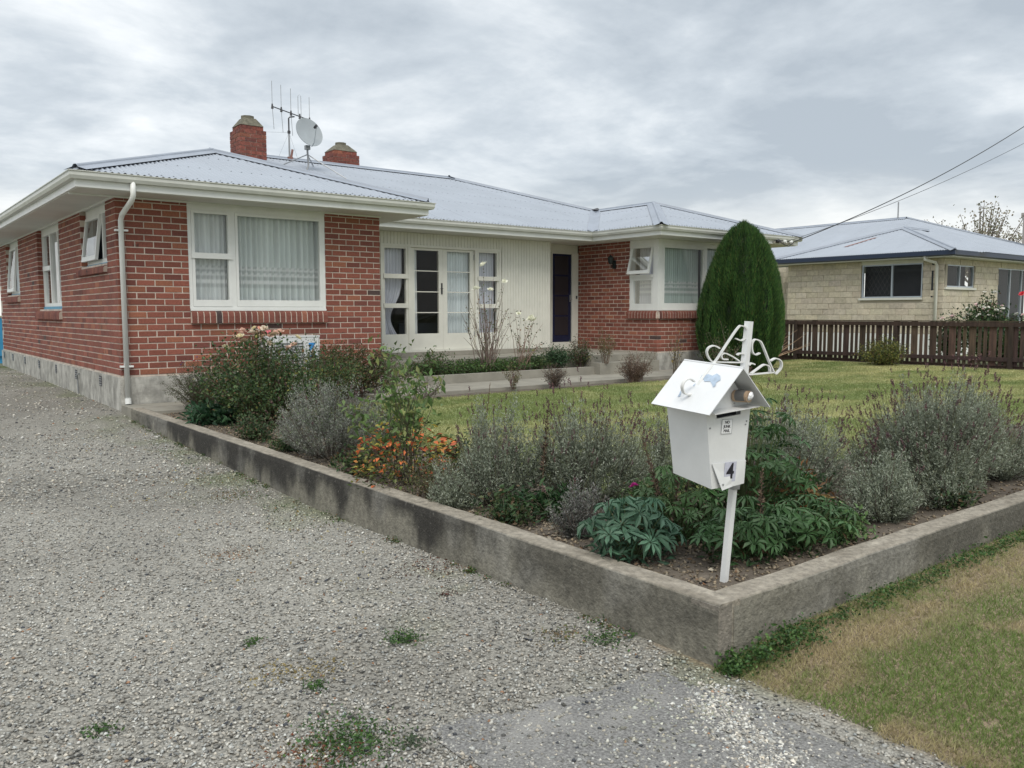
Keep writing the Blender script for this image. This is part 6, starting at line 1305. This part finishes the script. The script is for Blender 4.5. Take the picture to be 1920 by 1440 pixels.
weeds('wall_weeds', [(.02, -9.93, .04, 1.0), (.15, -9.98, .045, 1.2), (.28, -10.0, .05, 1.3), (-.03, -9.96, .025, .6), (.4, -10.0, .05, .8)], 1000, (.010, .024), WP, 802, 'bushy clover clump at the outer corner of the wall', hh=.07, wf=.8)
weeds('drive_weeds', [(-.05-.03*rw_.random(), y, .02, .4+.8*rw_.random()) for y in np.concatenate([np.linspace(-9.4, -9.1, 6), rw_.uniform(-8.6, -.5, 46)])]+[(-.28, y, .10, .4) for y in rw_.uniform(-6.5, -2, 24)], 2100, (.008, .020), WP+[(.12, .13, .05), (.16, .09, .05)], 803, 'thin line of small weeds along the drive side of the wall', hh=.03, wf=.7)
PG = 'weed patches in the gravel'
MO = [(.22, .15, .07), (.17, .13, .06), (.10, .12, .045)]
spots = [((-1.54, -9.49), .085, 900, WP, 'largest green weed patch in the gravel with reddish rim', .035), ((-.91, -8.78), .042, 300, WP, 'oval green tuft in the middle of the gravel', .03), ((-1.44, -8.99), .025, 110, WP, 'small green tuft in the gravel', .025), ((-1.37, -9.62), .028, 110, [(.06, .09, .05), (.09, .12, .07)], 'grey green tuft right of the largest patch', .02), ((-1.47, -8.38), .022, 90, WP, 'little bright weed on the left part of the drive', .025),
         ((-.19, -9.38), .045, 240, WP, 'green weed near the wall corner', .03), ((-.31, -9.2), .05, 130, MO, 'tan dry tuft beside the wall near the corner', .015), ((-1.66, -9.50), .10, 420, [(.26, .10, .06), (.22, .13, .06), (.15, .10, .05)], 'reddish brown mossy rim around the largest weed patch', .012), ((-1.50, -9.27), .05, 60, [(.10, .17, .08)], 'pale rosette weed in the gravel', .015),
         ((-.22, -7.87), .11, 170, [(.10, .045, .03), (.16, .08, .05)], 'scatter of dark red fallen leaves near the wall', .012), ((-.99, -6.88), .09, 150, [(.28, .16, .09), (.22, .15, .08)], 'round tan patch of dry moss on the drive', .008), ((-1.5, -8.77), .07, 130, [(.30, .24, .10), (.25, .20, .09)], 'yellowish dry patch left of centre in the gravel', .008), ((-1.34, -8.83), .06, 130, [(.30, .24, .10), (.25, .20, .09)], 'second yellowish dry patch beside the first', .008),
         ((-2.2, -8.83), .03, 100, WP, 'green tuft near the lower left corner', .02), ((-.45, -5.2), .14, 200, MO, 'mossy patch beside the wall halfway along the drive', .01), ((-.39, -8.38), .025, 50, [(.09, .04, .03)], 'curled dark fallen leaf on the gravel', .02)]
for i, (p, s_, n, pal, lb, hh) in enumerate(spots): weeds('gravel_weed', [(p[0], p[1], s_, 1.0)], n, (.008, .022), pal, 820+i, lb, hh=hh, wf=.55, group=PG)
lt = weeds('fallen_leaves', [(x, y, .10, .2) for x, y in zip(rw_.uniform(-1.2, -.08, 60), rw_.uniform(-8.5, -1, 60))], 420, (.012, .030), [(.30, .22, .08), (.20, .10, .05), (.10, .06, .04), (.35, .30, .15)], 850, 'scattered brown and yellow fallen leaves on the gravel along the wall', hh=.012, wf=.6)
bl = Fol(860); r = bl.r; n = 900; Q = np.stack([r.uniform(.14, 1.6, n), r.uniform(-9.74, -1, n)], 1); Q[:300] = np.stack([r.uniform(.15, 3.8, 300), r.uniform(-9.74, -8.5, 300)], 1)
e = empty('leaf_litter', 'dry leaf litter on the soil of the front bed', 'leaf litter', (.8, -6, Zb)); e['kind'] = 'stuff'
bl.leaves(np.stack([Q[:, 0], Q[:, 1], inner_z(Q[:, 0], Q[:, 1])+.008], 1), norm(r.normal(size=(n, 3))*np.array((1, 1, .25))), r.uniform(.015, .04, n), .018, cols(r, [(.30, .23, .16), (.20, .13, .08), (.12, .08, .05), (.42, .37, .29)], [3, 3, 3, 1], n, .2)); bl.build('leaves', e)
